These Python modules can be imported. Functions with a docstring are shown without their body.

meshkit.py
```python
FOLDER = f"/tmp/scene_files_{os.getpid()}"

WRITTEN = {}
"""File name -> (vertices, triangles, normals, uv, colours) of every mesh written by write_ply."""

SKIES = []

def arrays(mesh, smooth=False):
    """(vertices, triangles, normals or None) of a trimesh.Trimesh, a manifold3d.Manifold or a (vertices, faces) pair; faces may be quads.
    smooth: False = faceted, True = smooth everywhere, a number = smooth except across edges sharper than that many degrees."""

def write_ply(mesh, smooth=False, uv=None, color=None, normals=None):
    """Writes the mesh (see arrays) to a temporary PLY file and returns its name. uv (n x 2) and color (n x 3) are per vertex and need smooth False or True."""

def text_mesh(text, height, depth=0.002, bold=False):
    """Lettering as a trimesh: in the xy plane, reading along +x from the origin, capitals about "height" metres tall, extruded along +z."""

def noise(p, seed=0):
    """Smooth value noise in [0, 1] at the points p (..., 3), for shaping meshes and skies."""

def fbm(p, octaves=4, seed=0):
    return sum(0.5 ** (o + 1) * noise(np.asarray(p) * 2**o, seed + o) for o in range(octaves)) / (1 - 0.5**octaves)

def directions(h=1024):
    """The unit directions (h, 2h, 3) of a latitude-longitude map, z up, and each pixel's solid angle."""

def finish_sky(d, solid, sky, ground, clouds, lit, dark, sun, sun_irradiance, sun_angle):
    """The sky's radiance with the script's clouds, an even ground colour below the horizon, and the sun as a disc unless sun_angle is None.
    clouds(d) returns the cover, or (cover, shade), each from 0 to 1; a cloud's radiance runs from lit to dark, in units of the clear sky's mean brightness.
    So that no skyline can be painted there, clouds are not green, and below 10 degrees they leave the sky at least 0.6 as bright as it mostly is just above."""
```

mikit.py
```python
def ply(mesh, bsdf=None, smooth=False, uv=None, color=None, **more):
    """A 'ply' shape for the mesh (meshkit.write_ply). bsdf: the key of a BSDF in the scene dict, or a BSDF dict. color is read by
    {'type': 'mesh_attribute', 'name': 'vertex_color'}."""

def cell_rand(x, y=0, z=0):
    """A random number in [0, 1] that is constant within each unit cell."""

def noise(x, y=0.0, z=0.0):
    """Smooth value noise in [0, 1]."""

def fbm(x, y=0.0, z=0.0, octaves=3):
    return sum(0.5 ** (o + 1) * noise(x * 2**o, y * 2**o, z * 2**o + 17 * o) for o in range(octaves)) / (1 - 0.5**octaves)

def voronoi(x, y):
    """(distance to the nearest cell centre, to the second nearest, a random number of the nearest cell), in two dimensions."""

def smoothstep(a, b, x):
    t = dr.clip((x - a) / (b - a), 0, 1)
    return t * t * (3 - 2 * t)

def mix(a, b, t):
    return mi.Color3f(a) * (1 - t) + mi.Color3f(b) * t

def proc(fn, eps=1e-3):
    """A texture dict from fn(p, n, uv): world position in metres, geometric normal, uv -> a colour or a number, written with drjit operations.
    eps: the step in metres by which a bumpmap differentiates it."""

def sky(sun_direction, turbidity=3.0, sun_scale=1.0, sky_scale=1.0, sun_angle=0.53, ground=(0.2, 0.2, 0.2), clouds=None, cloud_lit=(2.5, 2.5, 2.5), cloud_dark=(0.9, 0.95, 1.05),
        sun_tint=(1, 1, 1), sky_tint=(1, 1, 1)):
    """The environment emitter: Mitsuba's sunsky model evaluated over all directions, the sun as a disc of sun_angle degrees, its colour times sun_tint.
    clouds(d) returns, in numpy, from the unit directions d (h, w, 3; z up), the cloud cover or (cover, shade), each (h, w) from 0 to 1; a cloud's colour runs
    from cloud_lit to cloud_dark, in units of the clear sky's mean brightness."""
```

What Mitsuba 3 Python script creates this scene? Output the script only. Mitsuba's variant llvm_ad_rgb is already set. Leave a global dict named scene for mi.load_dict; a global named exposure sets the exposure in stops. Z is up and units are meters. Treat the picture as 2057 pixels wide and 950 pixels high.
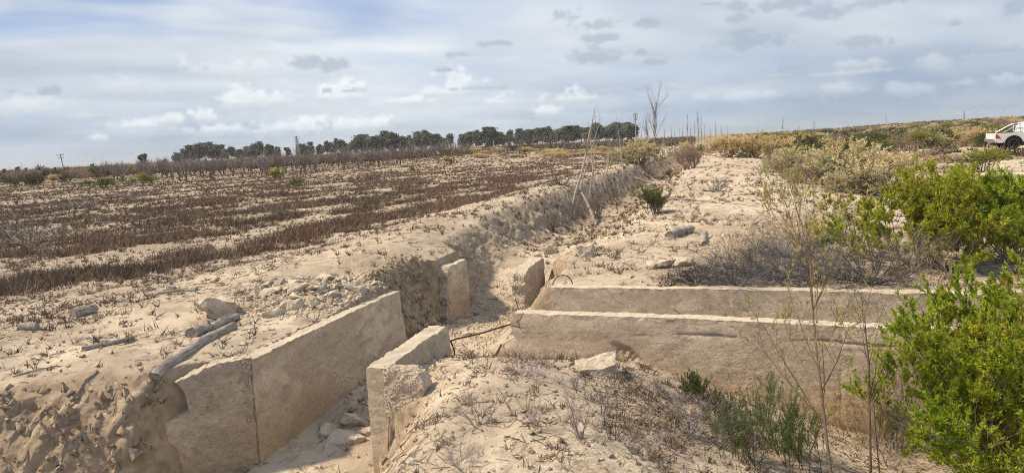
import math, numpy as np, trimesh, manifold3d, mitsuba as mi, mikit, drjit as dr, meshkit
from mikit import ply, proc, noise, fbm, voronoi, smoothstep, mix
from shapely.geometry import Polygon, Point
from scipy.interpolate import RBFInterpolator
T = mi.ScalarTransform4f
scene, labels = {}, {}

# ---------------------------------------------------------------- camera, sky, exposure
W, HGT, FPX = 2057.0, 950.0, 1497.0
ROLL, PITCH = math.radians(2.78), math.radians(7.03)
EYE = np.array([0, 0, 1.7])
_f = np.array([0, math.cos(PITCH), -math.sin(PITCH)])
_u0 = np.array([0, math.sin(PITCH), math.cos(PITCH)])
_r0 = np.array([1.0, 0, 0])
CUP = _u0 * math.cos(ROLL) + _r0 * math.sin(ROLL)
scene['camera'] = {'type': 'perspective', 'fov': math.degrees(2 * math.atan(W / 2 / FPX)), 'fov_axis': 'x', 'near_clip': 0.05, 'far_clip': 9000.0,
                   'to_world': T().look_at(origin=EYE.tolist(), target=(EYE + _f).tolist(), up=CUP.tolist())}
exposure = 1.74
SUN = np.array([-0.995 * math.cos(math.radians(50)), -0.06 * math.cos(math.radians(50)), math.sin(math.radians(50))])


# small cumulus: azimuth (deg, right of north), elevation, half width, half height, white share
CUMULUS = [(-20.3, 6.0, 2.74, 0.78, 0.5), (-13.8, 6.3, 1.73, 0.54, 0.05), (-26.7, 4.7, 2.18, 0.75, 0.4), (-31.7, 3.7, 1.9, 0.63, 0.45), (-33.2, 4.9, 0.48, 0.23, 0), (-30.9, 4.8, 0.66, 0.18, 0), (-3.5, 6.8, 1.61, 0.25, 0), (-0.6, 7.5, 1.21, 0.25, 0), (-19.5, 3.8, 1.38, 0.99, 1), (-17.3, 3.8, 2.33, 0.78, 0.95), (-12.0, 4.1, 1.79, 0.82, 0.95), (-4.1, 4.0, 2.11, 1.02, 0.8), (-28.4, 1.7, 0.72, 0.33, 1), (-21.5, 2.8, 0.99, 0.39, 0.9), (-26.5, 2.4, 1.83, 0.34, 0.9), (-21.2, 1.9, 2.29, 0.31, 0.9), (-15.4, 1.8, 2.76, 0.5, 0.9), (-11.1, 1.8, 2.41, 0.41, 0.9), (-24.0, 2.7, 1.12, 0.3, 0.9), (-4.6, 5.7, 0.57, 0.23, 0), (-6.6, 3.5, 2.43, 0.32, 0.8), (-0.6, 3.2, 1.63, 0.37, 0.8), (-16.8, 1.9, 1.17, 0.45, 1), (5.0, 9.1, 1.48, 0.5, 0), (6.7, 8.4, 1.44, 0.45, 0), (7.1, 7.4, 1.32, 0.3, 0), (10.6, 8.2, 0.79, 0.32, 0), (7.2, 6.2, 1.77, 0.62, 0.1), (10.2, 6.2, 0.48, 0.14, 0), (11.2, 5.4, 0.88, 0.18, 0), (15.2, 9.2, 0.78, 0.2, 0), (16.9, 8.9, 1.0, 0.31, 0), (19.9, 8.7, 1.66, 0.47, 0), (16.9, 8.0, 0.77, 0.26, 0), (23.2, 7.8, 1.78, 0.51, 0), (18.1, 6.4, 2.54, 0.66, 0.05), (25.1, 5.7, 1.25, 0.46, 0.05), (20.8, 4.4, 1.4, 0.3, 0.1), (24.8, 4.2, 1.55, 0.38, 0.3), (29.8, 3.9, 1.27, 0.48, 0.65), (32.1, 4.1, 1.65, 0.2, 0.2), (26.7, 8.2, 1.87, 0.29, 0), (34.0, 6.9, 0.6, 0.57, 0), (27.1, 5.5, 0.29, 0.16, 0), (30.7, 6.3, 0.35, 0.12, 0), (18.7, 3.8, 1.93, 0.22, 0.2), (12.8, 3.6, 1.39, 0.23, 0.3), (11.9, 3.3, 0.88, 0.27, 0.9), (4.7, 3.1, 1.63, 0.42, 0.7), (8.2, 3.5, 1.21, 0.23, 0.2), (10.3, 3.6, 0.64, 0.18, 0.1), (17.7, 2.5, 2.33, 0.27, 0.6), (14.6, 2.7, 0.79, 0.27, 0.7), (23.7, 2.5, 1.31, 0.39, 0.7), (28.5, 2.2, 1.61, 0.37, 0.75), (27.4, 2.3, 0.73, 0.42, 0.8), (33.8, 2.4, 1.02, 0.27, 0.75), (31.4, 2.5, 0.87, 0.24, 0.7), (24.3, 3.7, 2.59, 0.17, 0.3), (32.9, 4.3, 1.7, 0.16, 0.1), (-28.8, 3.1, 1.43, 0.2, 0.3), (3.2, 2.2, 1.22, 0.33, 0.8), (-11.6, 4.5, 1.59, 0.18, 0.2), (-2.0, 4.3, 2.44, 0.19, 0.2)]


def clouds(d):
    az, el = np.degrees(np.arctan2(d[..., 0], d[..., 1])), np.degrees(np.arcsin(np.clip(d[..., 2], -1, 1)))
    k = 1 / np.maximum(d[..., 2] + 0.10, 0.05)
    P = np.stack([d[..., 0] * k, d[..., 1] * k, 0 * k], -1)
    Q = np.stack([P[..., 0] * .8 + P[..., 1] * .5, (P[..., 1] * .8 - P[..., 0] * .5) * 2.2, P[..., 2]], -1)
    streak = .6 * meshkit.fbm(Q * .7 + 3.3, 5, 5) + .4 * meshkit.fbm(np.stack([az * .05, el * .16, 0 * az], -1), 4, 6)
    ww = np.clip((2 - az) / 26, 0, 1) * np.where(np.abs(az) < 120, 1, .5) * np.clip((el - 3.5) / 6, 0, 1)
    blue = np.clip((streak - .47 + .06 * ww) * 7, 0, 1)
    west = np.clip((5 - az) / 32, 0, 1) * np.where(np.abs(az) < 120, 1, .5)
    veil = .92 - ((.14) + .84 * ww) * blue
    low = np.clip((7.0 - el) / 7.0, 0, 1)
    vshade = .36 + .30 * np.clip((-az - 4) / 24, 0, 1) + .36 * np.clip((az + 6) / 40, 0, 1) + .42 * low * np.clip((az + 40) / 60, 0.5, 1) + .45 * (meshkit.fbm(Q * 1.3 + 9.1, 4, 8) - .5) + .5 * (meshkit.fbm(np.stack([az * .11, el * .35, 0 * az], -1), 4, 9) - .5)
    veil = veil - .12 * low
    cc, cs = np.zeros_like(az), np.zeros_like(az)
    A = np.stack([az, el * 1.6, 0 * az], -1)
    lowrows = el[:, 0] < 22
    wob, wob2 = np.zeros_like(az), np.zeros_like(az)
    wob[lowrows], wob2[lowrows] = meshkit.fbm(A[lowrows] * .75, 4, 21) - .5, meshkit.fbm(A[lowrows] * 2.2, 3, 25) - .5
    rg = np.random.default_rng(77)
    more = [(a, e, rg.uniform(.7, 2.2), rg.uniform(.3, .7), rg.uniform(0, .5)) for a, e in zip(rg.uniform(40, 320, 120), rg.uniform(3, 14, 120))]
    for a, e, hw, hh, white in CUMULUS + more:
        hh = max(hh, .22) * (1.5 if white > .6 else 1.15)
        adx = (az - a + 180) % 360 - 180
        w = (np.abs(adx) < hw * 2.2) & (np.abs(el - e) < hh * 2.6)
        dx, dy = adx[w] / hw, (el[w] - e) / hh
        dy = np.where(dy < 0, dy * 1.6, dy)
        r = np.sqrt(dx ** 2 + dy ** 2) * .92 + wob[w] * 1.7 + wob2[w] * 1.2
        m = np.clip((1.2 - r) / .7, 0, 1)
        m = m * m * (3 - 2 * m) * (.8 if white < .4 else .56)
        m = m * (.45 if white > .5 and 6 < a < 40 else 1) * (.8 if white < .3 else 1)
        top = np.clip((dy + .35 + wob2[w]) / 1.0, 0, 1) * white
        s = np.clip(.98 - .95 * white - top * .75 + .12, 0, 1) if white < .6 else np.clip(.42 - top * .45 + .2 * (dy < 0), 0, 1)
        cs[w] = np.where(m > cc[w], s, cs[w])
        cc[w] = np.maximum(cc[w], m)
    cover = 1 - (1 - veil) * (1 - cc)
    shade = (veil * (1 - cc) * np.clip(vshade, 0, 1) + cc * cs) / np.maximum(cover, 1e-6)
    return cover, shade


scene['sky'] = mikit.sky(SUN.tolist(), turbidity=3.2, sun_scale=1.05, sun_angle=3.5, ground=(.3, .26, .2), clouds=clouds, sky_tint=(.50, .68, .98), cloud_lit=(4.3, 4.4, 4.32), cloud_dark=(1.62, 1.92, 2.3), sun_tint=(1.0, .972, .885))

# ---------------------------------------------------------------- materials
VC = {'type': 'mesh_attribute', 'name': 'vertex_color'}


def sand_color(p, n, uv):
    a = fbm(p.x * .55, p.y * .55, p.z * .5, 4)
    b = fbm(p.x * 5, p.y * 5, p.z * 5, 4)
    c = noise(p.x * 38, p.y * 38, p.z * 38)
    c2 = noise(p.x * 90, p.y * 90, p.z * 90)
    near = 1 - smoothstep(12, 40, dr.sqrt(p.x * p.x + p.y * p.y))
    col = mix([.375, .318, .243], [.49, .425, .333], smoothstep(.3, .7, a))
    col = mix(col, [.27, .217, .163], smoothstep(.46, .70, b) * .55)
    grime = smoothstep(.46, .62, fbm(p.x * 1.6 + 9, p.y * 1.6, p.z * 1.6, 4))
    col = mix(col, [.25, .20, .155], grime * .4)
    col = mix(col, [.20, .155, .115], smoothstep(.68, .82, c) * .6 * near * smoothstep(.35, .6, b))
    col = mix(col, [.50, .43, .345], smoothstep(.78, .92, c2) * .35 * near)
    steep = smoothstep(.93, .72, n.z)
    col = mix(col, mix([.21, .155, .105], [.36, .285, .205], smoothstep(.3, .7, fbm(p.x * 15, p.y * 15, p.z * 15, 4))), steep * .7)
    ct, cc = (p.x + .355) * .28 + (p.y - 10.7) * .96, (p.x + .355) * .96 - (p.y - 10.7) * .28
    col = mix(col, [.20, .155, .115], smoothstep(2.5, 5, ct) * smoothstep(1.5, .9, dr.abs(cc + .15)) * smoothstep(.3, .55, b) * .5)
    # brown litter under the weed strips of the field, thin litter elsewhere
    m = strips(p.x, p.y, dr.sin, lambda v, lo, hi: smoothstep(lo, hi, v))
    lit = fbm(p.x * 1.3 + 40, p.y * 1.3, 0, 4)
    q = dr.clip(m * 1.25 + (lit - .5) * 1.5 * dr.minimum(1, m * 3 + .25), 0, 1)
    col = mix(col, [.185, .138, .104], q * .8)
    cf = (p.x + .355) * .96 - (p.y - 10.7) * .28
    col = mix(col, [.27, .222, .172], smoothstep(-4.2, -7, cf) * smoothstep(.25, .6, fbm(p.x * .45, p.y * .9, 5.0, 4)) * .75)
    far = smoothstep(70, 220, dr.sqrt(p.x * p.x + p.y * p.y))
    right = smoothstep(4.5, 8.0, (p.x + .355) * .96 - (p.y - 10.7) * .28)
    scrub = smoothstep(.42, .60, fbm(p.x * .12, p.y * .12, 3.0, 4))
    col = mix(col, [.20, .165, .10], (right * scrub * .75))
    col = mix(col, [.17, .14, .085], far * .75)
    return col


def sand_bump(p, n, uv):
    return fbm(p.x * 11, p.y * 11, p.z * 11, 4) * .4 + .3 * smoothstep(.55, .85, noise(p.x * 30, p.y * 30, p.z * 30)) + .4 * noise(p.x * 60, p.y * 60, p.z * 60) + .3 * noise(p.x * 120, p.y * 120, p.z * 120)


ROW = (0.48, 0.877)


def strips(x, y, sin, step):
    """1 where a strip of dry weeds grows in the left field, in rows 29 degrees off north."""
    q = x * ROW[1] - y * ROW[0]
    s = x * ROW[0] + y * ROW[1]
    w = .45 * sin(s * .31 + 1) + .35 * sin(s * .83 + q * .35) + .22 * sin(s * 2.1 + q * 1.1)
    a = sin((q + 13.1 + w) * (6.2832 / 5.2) + 1.5708)
    b = .42 * sin(s * .12 + q * .21 + .6) + .32 * sin(s * .47 - q * .9) + .25 * sin(s * 1.23 + q * 1.7)
    c = (x + .355) * .96 - (y - 10.7) * .28
    inside = step(c, -3.6, -5.2) * step(q, -10.6, -11.8)
    far = step(-q, 14.6, 17.5)
    e = .5 * sin(x * 1.7 + sin(y * 1.1) * 1.5) * sin(y * 1.9 + sin(x * .9) * 1.7)
    near = a + .85 * b + e * .6
    w2 = 1.1 * sin(s * .33 + .7 * sin(q * .5)) + .6 * sin(s * .71 - q * .4)
    patch = .5 * sin(q * .83 + w2) + .42 * sin(q * 1.61 - s * .19 + w2 * .8 + 2.0) + .42 * sin(s * .47 + q * .55 + w2) + .36 * sin(s * .83 - q * .9 + 1.0) + .36 * sin(q * 3.1 + s * .41 + w2) + .34 * sin(s * 1.37 + q * 2.3 + sin(q * .6))
    v = near * (1 - far) + ((patch * 1.1 + e) * .8 + .34) * far
    return step(v, -.45, .65) * inside


def conc_color(p, n, uv):
    a = fbm(p.x * 1.3, p.y * 1.3, p.z * 2.2, 4)
    b = fbm(p.x * 7, p.y * 7, p.z * 10, 4)
    g = noise(p.x * 60, p.y * 60, p.z * 60)
    col = mix([.44, .368, .285], [.565, .485, .385], smoothstep(.3, .7, a))
    col = mix(col, [.25, .21, .17], smoothstep(.52, .75, b) * .5)
    low = smoothstep(-.35, -.95, p.z + (a - .5) * .5)
    col = mix(col, [.40, .295, .19], low * .75)
    drip = smoothstep(.5, .8, fbm(p.x * 9, p.y * 9, p.z * .8, 3)) * smoothstep(-.7, -.05, p.z)
    col = mix(col, [.28, .25, .215], drip * .4)
    blot = smoothstep(.47, .56, fbm(p.x * 3.4 + 11, p.y * 3.4, p.z * 4.4, 6))
    col = mix(col, [.33, .27, .21], blot * .4)
    board = smoothstep(.35, .65, noise(p.x * 1.5, p.y * 1.5, p.z * 42)) 
    col = mix(col, col * .86, board * .22)
    fine = noise(p.x * 25, p.y * 25, p.z * 25)
    col = mix(col, col * .82, smoothstep(.55, .8, fine) * .6)
    wx, wz = (p.x * .94 - p.y * .34) * 1.5 + .5 * fbm(p.x * 3, p.y * 3, p.z * 3, 3), p.z * 1.7 + .5 * fbm(p.x * 3 + 5, p.y * 3, p.z * 3, 3)
    e1, e2, wh = voronoi(wx + p.y * .6, wz)
    hair = smoothstep(.013, .004, e2 - e1) * smoothstep(.58, .68, noise(p.x * 1.3 + 4, p.y * 1.3, p.z * 1.3))
    col = mix(col, [.12, .095, .07], hair * .75)
    lines = smoothstep(.10, .02, dr.abs(dr.sin((p.z + .012 * fbm(p.x * 1.2, p.y * 1.2, 0, 3)) * 19.6)))
    col = mix(col, col * .8, lines * .45 * smoothstep(.35, .6, noise(p.x * 4, p.y * 4, p.z * 9)))
    spk = noise(p.x * 95, p.y * 95, p.z * 95)
    col = mix(col, col * 1.28, smoothstep(.66, .8, spk) * .7)
    col = mix(col, col * .68, smoothstep(.34, .2, spk) * .7)
    up = smoothstep(.5, .85, n.z)
    col = mix(col, mix([.41, .355, .28], [.52, .46, .37], b), up * .9)
    pit = smoothstep(.86, .93, noise(p.x * 55, p.y * 55, p.z * 55)) * smoothstep(.4, .6, noise(p.x * 5, p.y * 5, p.z * 5))
    col = mix(col, [.13, .11, .09], pit * .6 * (1 - up))
    return mix(col, col * 1.25, smoothstep(.6, .9, g) * .4)


def conc_bump(p, n, uv):
    return .15 * noise(p.x * 1.5, p.y * 1.5, p.z * 42) + 1.1 * fbm(p.x * 14, p.y * 14, p.z * 22, 4) + .5 * noise(p.x * 70, p.y * 70, p.z * 70) - .8 * smoothstep(.84, .93, noise(p.x * 55, p.y * 55, p.z * 55))


def rub_color(p, n, uv):
    a = fbm(p.x * 6, p.y * 6, p.z * 6, 3)
    g = noise(p.x * 55, p.y * 55, p.z * 55)
    col = mix([.43, .365, .28], [.56, .49, .39], smoothstep(.3, .7, a))
    return mix(col, mix([.24, .20, .165], [.55, .50, .43], noise(p.x * 31, p.y * 31, p.z * 31)), smoothstep(.5, .7, g) * .7)


def rub_bump(p, n, uv):
    return fbm(p.x * 22, p.y * 22, p.z * 22, 3) + .6 * noise(p.x * 65, p.y * 65, p.z * 65)


def log_color(p, n, uv):
    a = fbm(p.x * 5, p.y * 5, p.z * 5, 3)
    s = fbm((p.x - p.y * .1) * 60, p.y * 12, p.z * 60, 3)
    return mix(mix([.19, .165, .145], [.35, .325, .295], smoothstep(.25, .75, s)), [.22, .185, .15], smoothstep(.5, .8, a) * .6)


def bumped(fn, scale, inner):
    return {'type': 'twosided', 'bsdf': {'type': 'bumpmap', 'arbitrary': proc(fn, .004), 'scale': scale, 'bsdf': inner}}


def pr(color, rough=.9, **k):
    return {'type': 'principled', 'base_color': color if isinstance(color, dict) else {'type': 'rgb', 'value': list(color)}, 'roughness': rough, 'specular': .25, **k}


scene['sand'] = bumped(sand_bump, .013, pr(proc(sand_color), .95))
scene['concrete'] = bumped(conc_bump, .0055, pr(proc(conc_color), .9))
scene['rough_concrete'] = bumped(lambda p, n, uv: conc_bump(p, n, uv) + .8 * fbm(p.x * 7, p.y * 7, p.z * 7, 4), .016, pr(proc(lambda p, n, uv: conc_color(p, n, uv) * .93), .95))
scene['rubble_stone'] = bumped(rub_bump, .012, pr(proc(rub_color), .95))
scene['dead_wood'] = {'type': 'twosided', 'bsdf': pr(proc(log_color), .85)}
scene['stem'] = {'type': 'twosided', 'bsdf': {'type': 'diffuse', 'reflectance': VC}}
scene['leaf'] = {'type': 'principledthin', 'base_color': VC, 'roughness': .6, 'diff_trans': .75, 'spec_trans': 0.0, 'eta': 1.4}
scene['white_paint'] = pr((.80, .80, .79), .3, clearcoat=.8)
scene['black_plastic'] = pr((.02, .02, .021), .55)
scene['rubber'] = pr((.035, .033, .032), .85)
scene['dark_glass'] = pr((.012, .014, .017), .08, clearcoat=1.0)
scene['chrome'] = {'type': 'roughconductor', 'material': 'Al', 'alpha': .18}
scene['red_lens'] = pr((.60, .03, .03), .15, clearcoat=1.0)
scene['rust'] = pr((.12, .055, .035), .8)
scene['pole_wood'] = pr((.20, .185, .17), .9)
scene['grey_steel'] = pr((.33, .34, .35), .6, metallic=.3)


# ---------------------------------------------------------------- helpers
def ray(px, py):
    u, v = (np.asarray(px, float) - W / 2) / FPX, (np.asarray(py, float) - HGT / 2) / FPX
    u2, v2 = u * math.cos(ROLL) - v * math.sin(ROLL), u * math.sin(ROLL) + v * math.cos(ROLL)
    return np.stack([u2, math.cos(PITCH) - v2 * math.sin(PITCH), -v2 * math.cos(PITCH) - math.sin(PITCH)], -1)


def at_y(px, py, y):
    d = ray(px, py)
    return EYE + d * (np.asarray(y) / d[..., 1])[..., None]


def ground_at(px, py, lo=2.5, hi=900.0):
    d = np.atleast_2d(ray(px, py))
    s = np.geomspace(lo, hi, 190)
    P = EYE + d[:, None, :] * s[None, :, None]
    below = P[..., 2] < H(P[..., 0], P[..., 1], False)
    i = np.where(below.any(1), below.argmax(1), len(s) - 1)
    a, b = s[np.maximum(i - 1, 0)], s[i]
    for _ in range(14):
        m = (a + b) / 2
        Q = EYE + d * m[:, None]
        under = Q[:, 2] < H(Q[:, 0], Q[:, 1])
        a, b = np.where(under, a, m), np.where(under, m, b)
    Q = EYE + d * ((a + b) / 2)[:, None]
    Q[:, 2] = H(Q[:, 0], Q[:, 1])
    return Q if np.ndim(px) else Q[0]


def sst(v, lo, hi):
    x = np.clip((np.asarray(v, float) - lo) / np.where(np.abs(np.asarray(hi) - lo) < 1e-9, 1e-9, np.asarray(hi) - lo), 0, 1)
    return x * x * (3 - 2 * x)


AX, NX, ORG = np.array([.28, .96]), np.array([.96, -.28]), np.array([-.355, 10.7])


def tc(x, y):
    dx, dy = np.asarray(x) - ORG[0], np.asarray(y) - ORG[1]
    return dx * AX[0] + dy * AX[1], dx * NX[0] + dy * NX[1]


def xy(t, c):
    t, c = np.asarray(t, float), np.asarray(c, float)
    return np.stack([ORG[0] + t * AX[0] + c * NX[0], ORG[1] + t * AX[1] + c * NX[1]], -1)


MOUND = np.array([(-4.9, .75, -.30), (-4.9, .95, -.22), (-4.6, 1.15, -.12), (-4.0, .8, -.2), (-3.6, .8, -.3), (-3.1, 1.15, -.52), (-3.1, 2.07, -.44), (-3.1, 2.9, -.58), (-3.1, 3.6, -.78),
                  (-3.1, 4.34, -.98), (-3.1, 6, -1.0), (-4, 1.6, -.18), (-4, 2.4, -.28), (-4, 3.3, -.55), (-4, 4.4, -.9), (-4, 6, -.95), (-5, 2, -.12), (-5.2, 3, -.3), (-5.2, 4.2, -.72), (-5.2, 6, -.7),
                  (-6.2, 2.4, -.13), (-6.2, 3.4, -.35), (-6.3, 4.5, -.6), (-6.3, 6.5, -.5), (-6.2, 1.4, -.2), (-6.2, .9, -.45), (-5.4, .9, -.42), (-5.4, 1.2, -.2), (-8, 1, -.4), (-8, 2.5, -.1), (-8, 4.5, -.15),
                  (-8, 7, -.2), (-10.2, 3.3, 0), (-10.2, 6, 0), (-12, 3, 0), (-3.1, 9, -1), (-6, 9, -.4), (-9, 10, -.2), (-14, 8, 0)])
_mound = RBFInterpolator(MOUND[:, :2], MOUND[:, 2], kernel='thin_plate_spline', smoothing=.002)


def ip(t, xs, ys):
    return np.interp(t, xs, ys)


def H(x, y, detail=True, mask=False):
    x, y = np.broadcast_arrays(np.asarray(x, float), np.asarray(y, float))
    t, c = tc(x, y)
    dist = np.hypot(x, y)
    # left: berm beside the ditch, falling to the field
    base = ip(c, [-400, -60, -9, -5, -3, -.6], [-.9, -.5, -.32, -.16, -.03, .0])
    crest = ip(t, [-6, -3.2, -1.6, -.3, 1.5, 4, 30, 70, 120], [0, .02, .16, .27, .33, .42, .40, .3, 0])
    cb = -1.75
    left = base + crest * np.exp(-np.where(c < cb, ((c - cb) / 1.7) ** 2, ((c - cb) / 1.1) ** 2))
    # pool upstream of the left wing wall
    ca = np.maximum(-c, .6)
    edge = np.where(ca < 1.25, -4.84 - .76 * (ca - .6), -5.33 - .22 * (ca - 1.25)) + .04
    wd = .10 + .80 * sst(ca, 1.0, 1.17)
    pool = sst(edge - t, -.03, wd)
    left = left * (1 - pool) + (-1.0) * pool
    # right: levee behind the outlet, outlet channel, foreground mound
    levee = ip(c, [.6, 1.2, 2.5, 4.6, 6.2, 9, 40, 400], [-.02, .03, .09, .06, -.12, -.25, -.4, -.6]) * sst(t, -1.7, .8) - .035 * (1 - sst(t, -1.2, .6))
    far = sst(t, 20, 60)
    levee = levee + far * .12 * np.exp(-((c - 3) / 2.5) ** 2)
    outlet = -.38 - .42 * sst(c, 1.1, 1.9)
    tq, cq = np.clip(t, -14, -2.9), np.clip(c, .5, 10)
    near = (t < -2.8) & (c > .2) & (c < 40)
    mound = np.zeros_like(t)
    if near.any():
        mound[near] = _mound(np.stack([tq[near], cq[near]], -1))
    tk = np.where(c > 1.0, .06 - .09 * (np.clip(c, 1, 6) - 1.18), 0)
    tl = np.where(c > 1.0, .045 - .041 * (np.clip(c, 1, 6) - 1.21), 0)
    m1, m2 = sst(t - tk, -3.06, -2.96), sst(t - tl, -1.70, -1.60)
    open_ = sst(c, 1.25, .95)
    m1 = m1 * (1 - open_) + sst(t, -3.6, -2.7) * open_
    m2 = m2 * (1 - open_) + sst(t, -1.9, -.7) * open_
    right = (mound * (1 - m1) + outlet * m1) * (1 - m2) + levee * m2
    # channel and ditch bottom
    bot = ip(t, [-12, -6, -5, -4, -3, -2, -1, .3, 1.0, 1.8, 2.8, 4.5, 8, 60, 90], [-1.02, -1.0, -.92, -.88, -.82, -.80, -.80, -.82, -.70, -.50, -.26, -.34, -.55, -.5, -.3])
    K = [-9, -5.2, -4.95, -1.95, -1.75, -.62, -.5, .5, .9, 3, 60]
    l0, l1 = ip(t, K, [1.2, .58, .58, .58, .5, .5, .57, .57, .35, .25, .25]), ip(t, K, [1.3, .69, .68, .68, 1.1, 1.0, .67, .67, 1.1, 1.3, 1.4])
    K = [-9, -6, -5.05, -4.95, -3.6, -3.4, -1.4, -.8, .0, .4, .55, 1.0, 3, 60]
    r0, r1 = ip(t, K, [.6, .35, .5, .58, .58, .2, .35, .72, .72, .62, .57, .3, .15, .3]), ip(t, K, [1.9, 1.4, 1.1, .68, .68, .95, 1.15, 1.28, 1.25, 1.0, .9, 1.3, 1.6, 1.1])
    kl, kr = np.clip((-c - l0) / (l1 - l0), 0, 1), np.clip((c - r0) / (r1 - r0), 0, 1)
    kl, kr = kl * kl * (3 - 2 * kl), kr * kr * (3 - 2 * kr)
    fade = sst(t, 95, 60)
    z = np.where(c < 0, bot * (1 - kl) + left * kl, bot * (1 - kr) + right * kr)
    flat = np.where(c < 0, left, right)
    z = z * fade + flat * (1 - fade)
    z = z + .13 * np.exp(-(((x + 2.45) / .75) ** 2 + ((y - 8.75) / .55) ** 2))
    # the plain rises gently in the east, dunes in the middle distance
    az = x / np.maximum(np.abs(y), 1)
    z = z + np.where(y > 0, 3.4 * sst(dist, 120, 520) * sst(az, .22, .62), 0) + np.where(y > 0, .9 * sst(dist, 70, 105) * np.exp(-((az + .0) / .17) ** 2) * sst(dist, 190, 120), 0)
    if detail:
        p = np.stack([x, y, 0 * x], -1)
        nearf = 1 / (1 + (dist / 60) ** 2)
        walls = (np.abs(np.abs(c) - .63) < .16) & (t > -5.0) & (t < .6) & ~(np.abs(t + 1.17) < .62)
        bank = np.clip(4 * kl * (1 - kl) + 4 * kr * (1 - kr), 0, 1) * ((t < -5) | (t > .6) | (np.abs(t + 1.2) < .55)) + (7.0 * pool * (1 - pool) + .7 * pool) * sst(ca, .98, 1.2) * (c < 0)
        bank = np.clip(bank, 0, 1)
        if mask:
            return bank * nearf
        n1 = meshkit.fbm(p * .9, 3, 1) - .5
        n2 = meshkit.fbm(p * 4.2, 4, 2) - .5
        n4 = meshkit.noise(p * 13, 4)
        rough = .35 + .9 * sst(meshkit.fbm(p * .55, 3, 9), .42, .62)
        z = z + nearf * (n1 * .13 + n2 * (.032 * rough + .10 * bank) + .02 * rough * np.maximum(n4 - .66, 0) * 2.2) * np.where(walls, .25, 1)
        z = z + np.where(dist > 25, (meshkit.fbm(p * .12, 3, 6) - .5) * .35 * sst(dist, 25, 80), 0)
    return z


NUM = {}


def num(name):
    k = NUM.get(name, 0)
    NUM[name] = k + 1
    return name if k == 0 else f'{name}_{k:03d}'


def lab(key, label, category=None, group=None, kind=None):
    d = {'label': label} if label else {}
    if category:
        d['category'] = category
    if group:
        d['group'] = group
    if kind:
        d['kind'] = kind
    labels[key] = d
    return key


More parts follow.
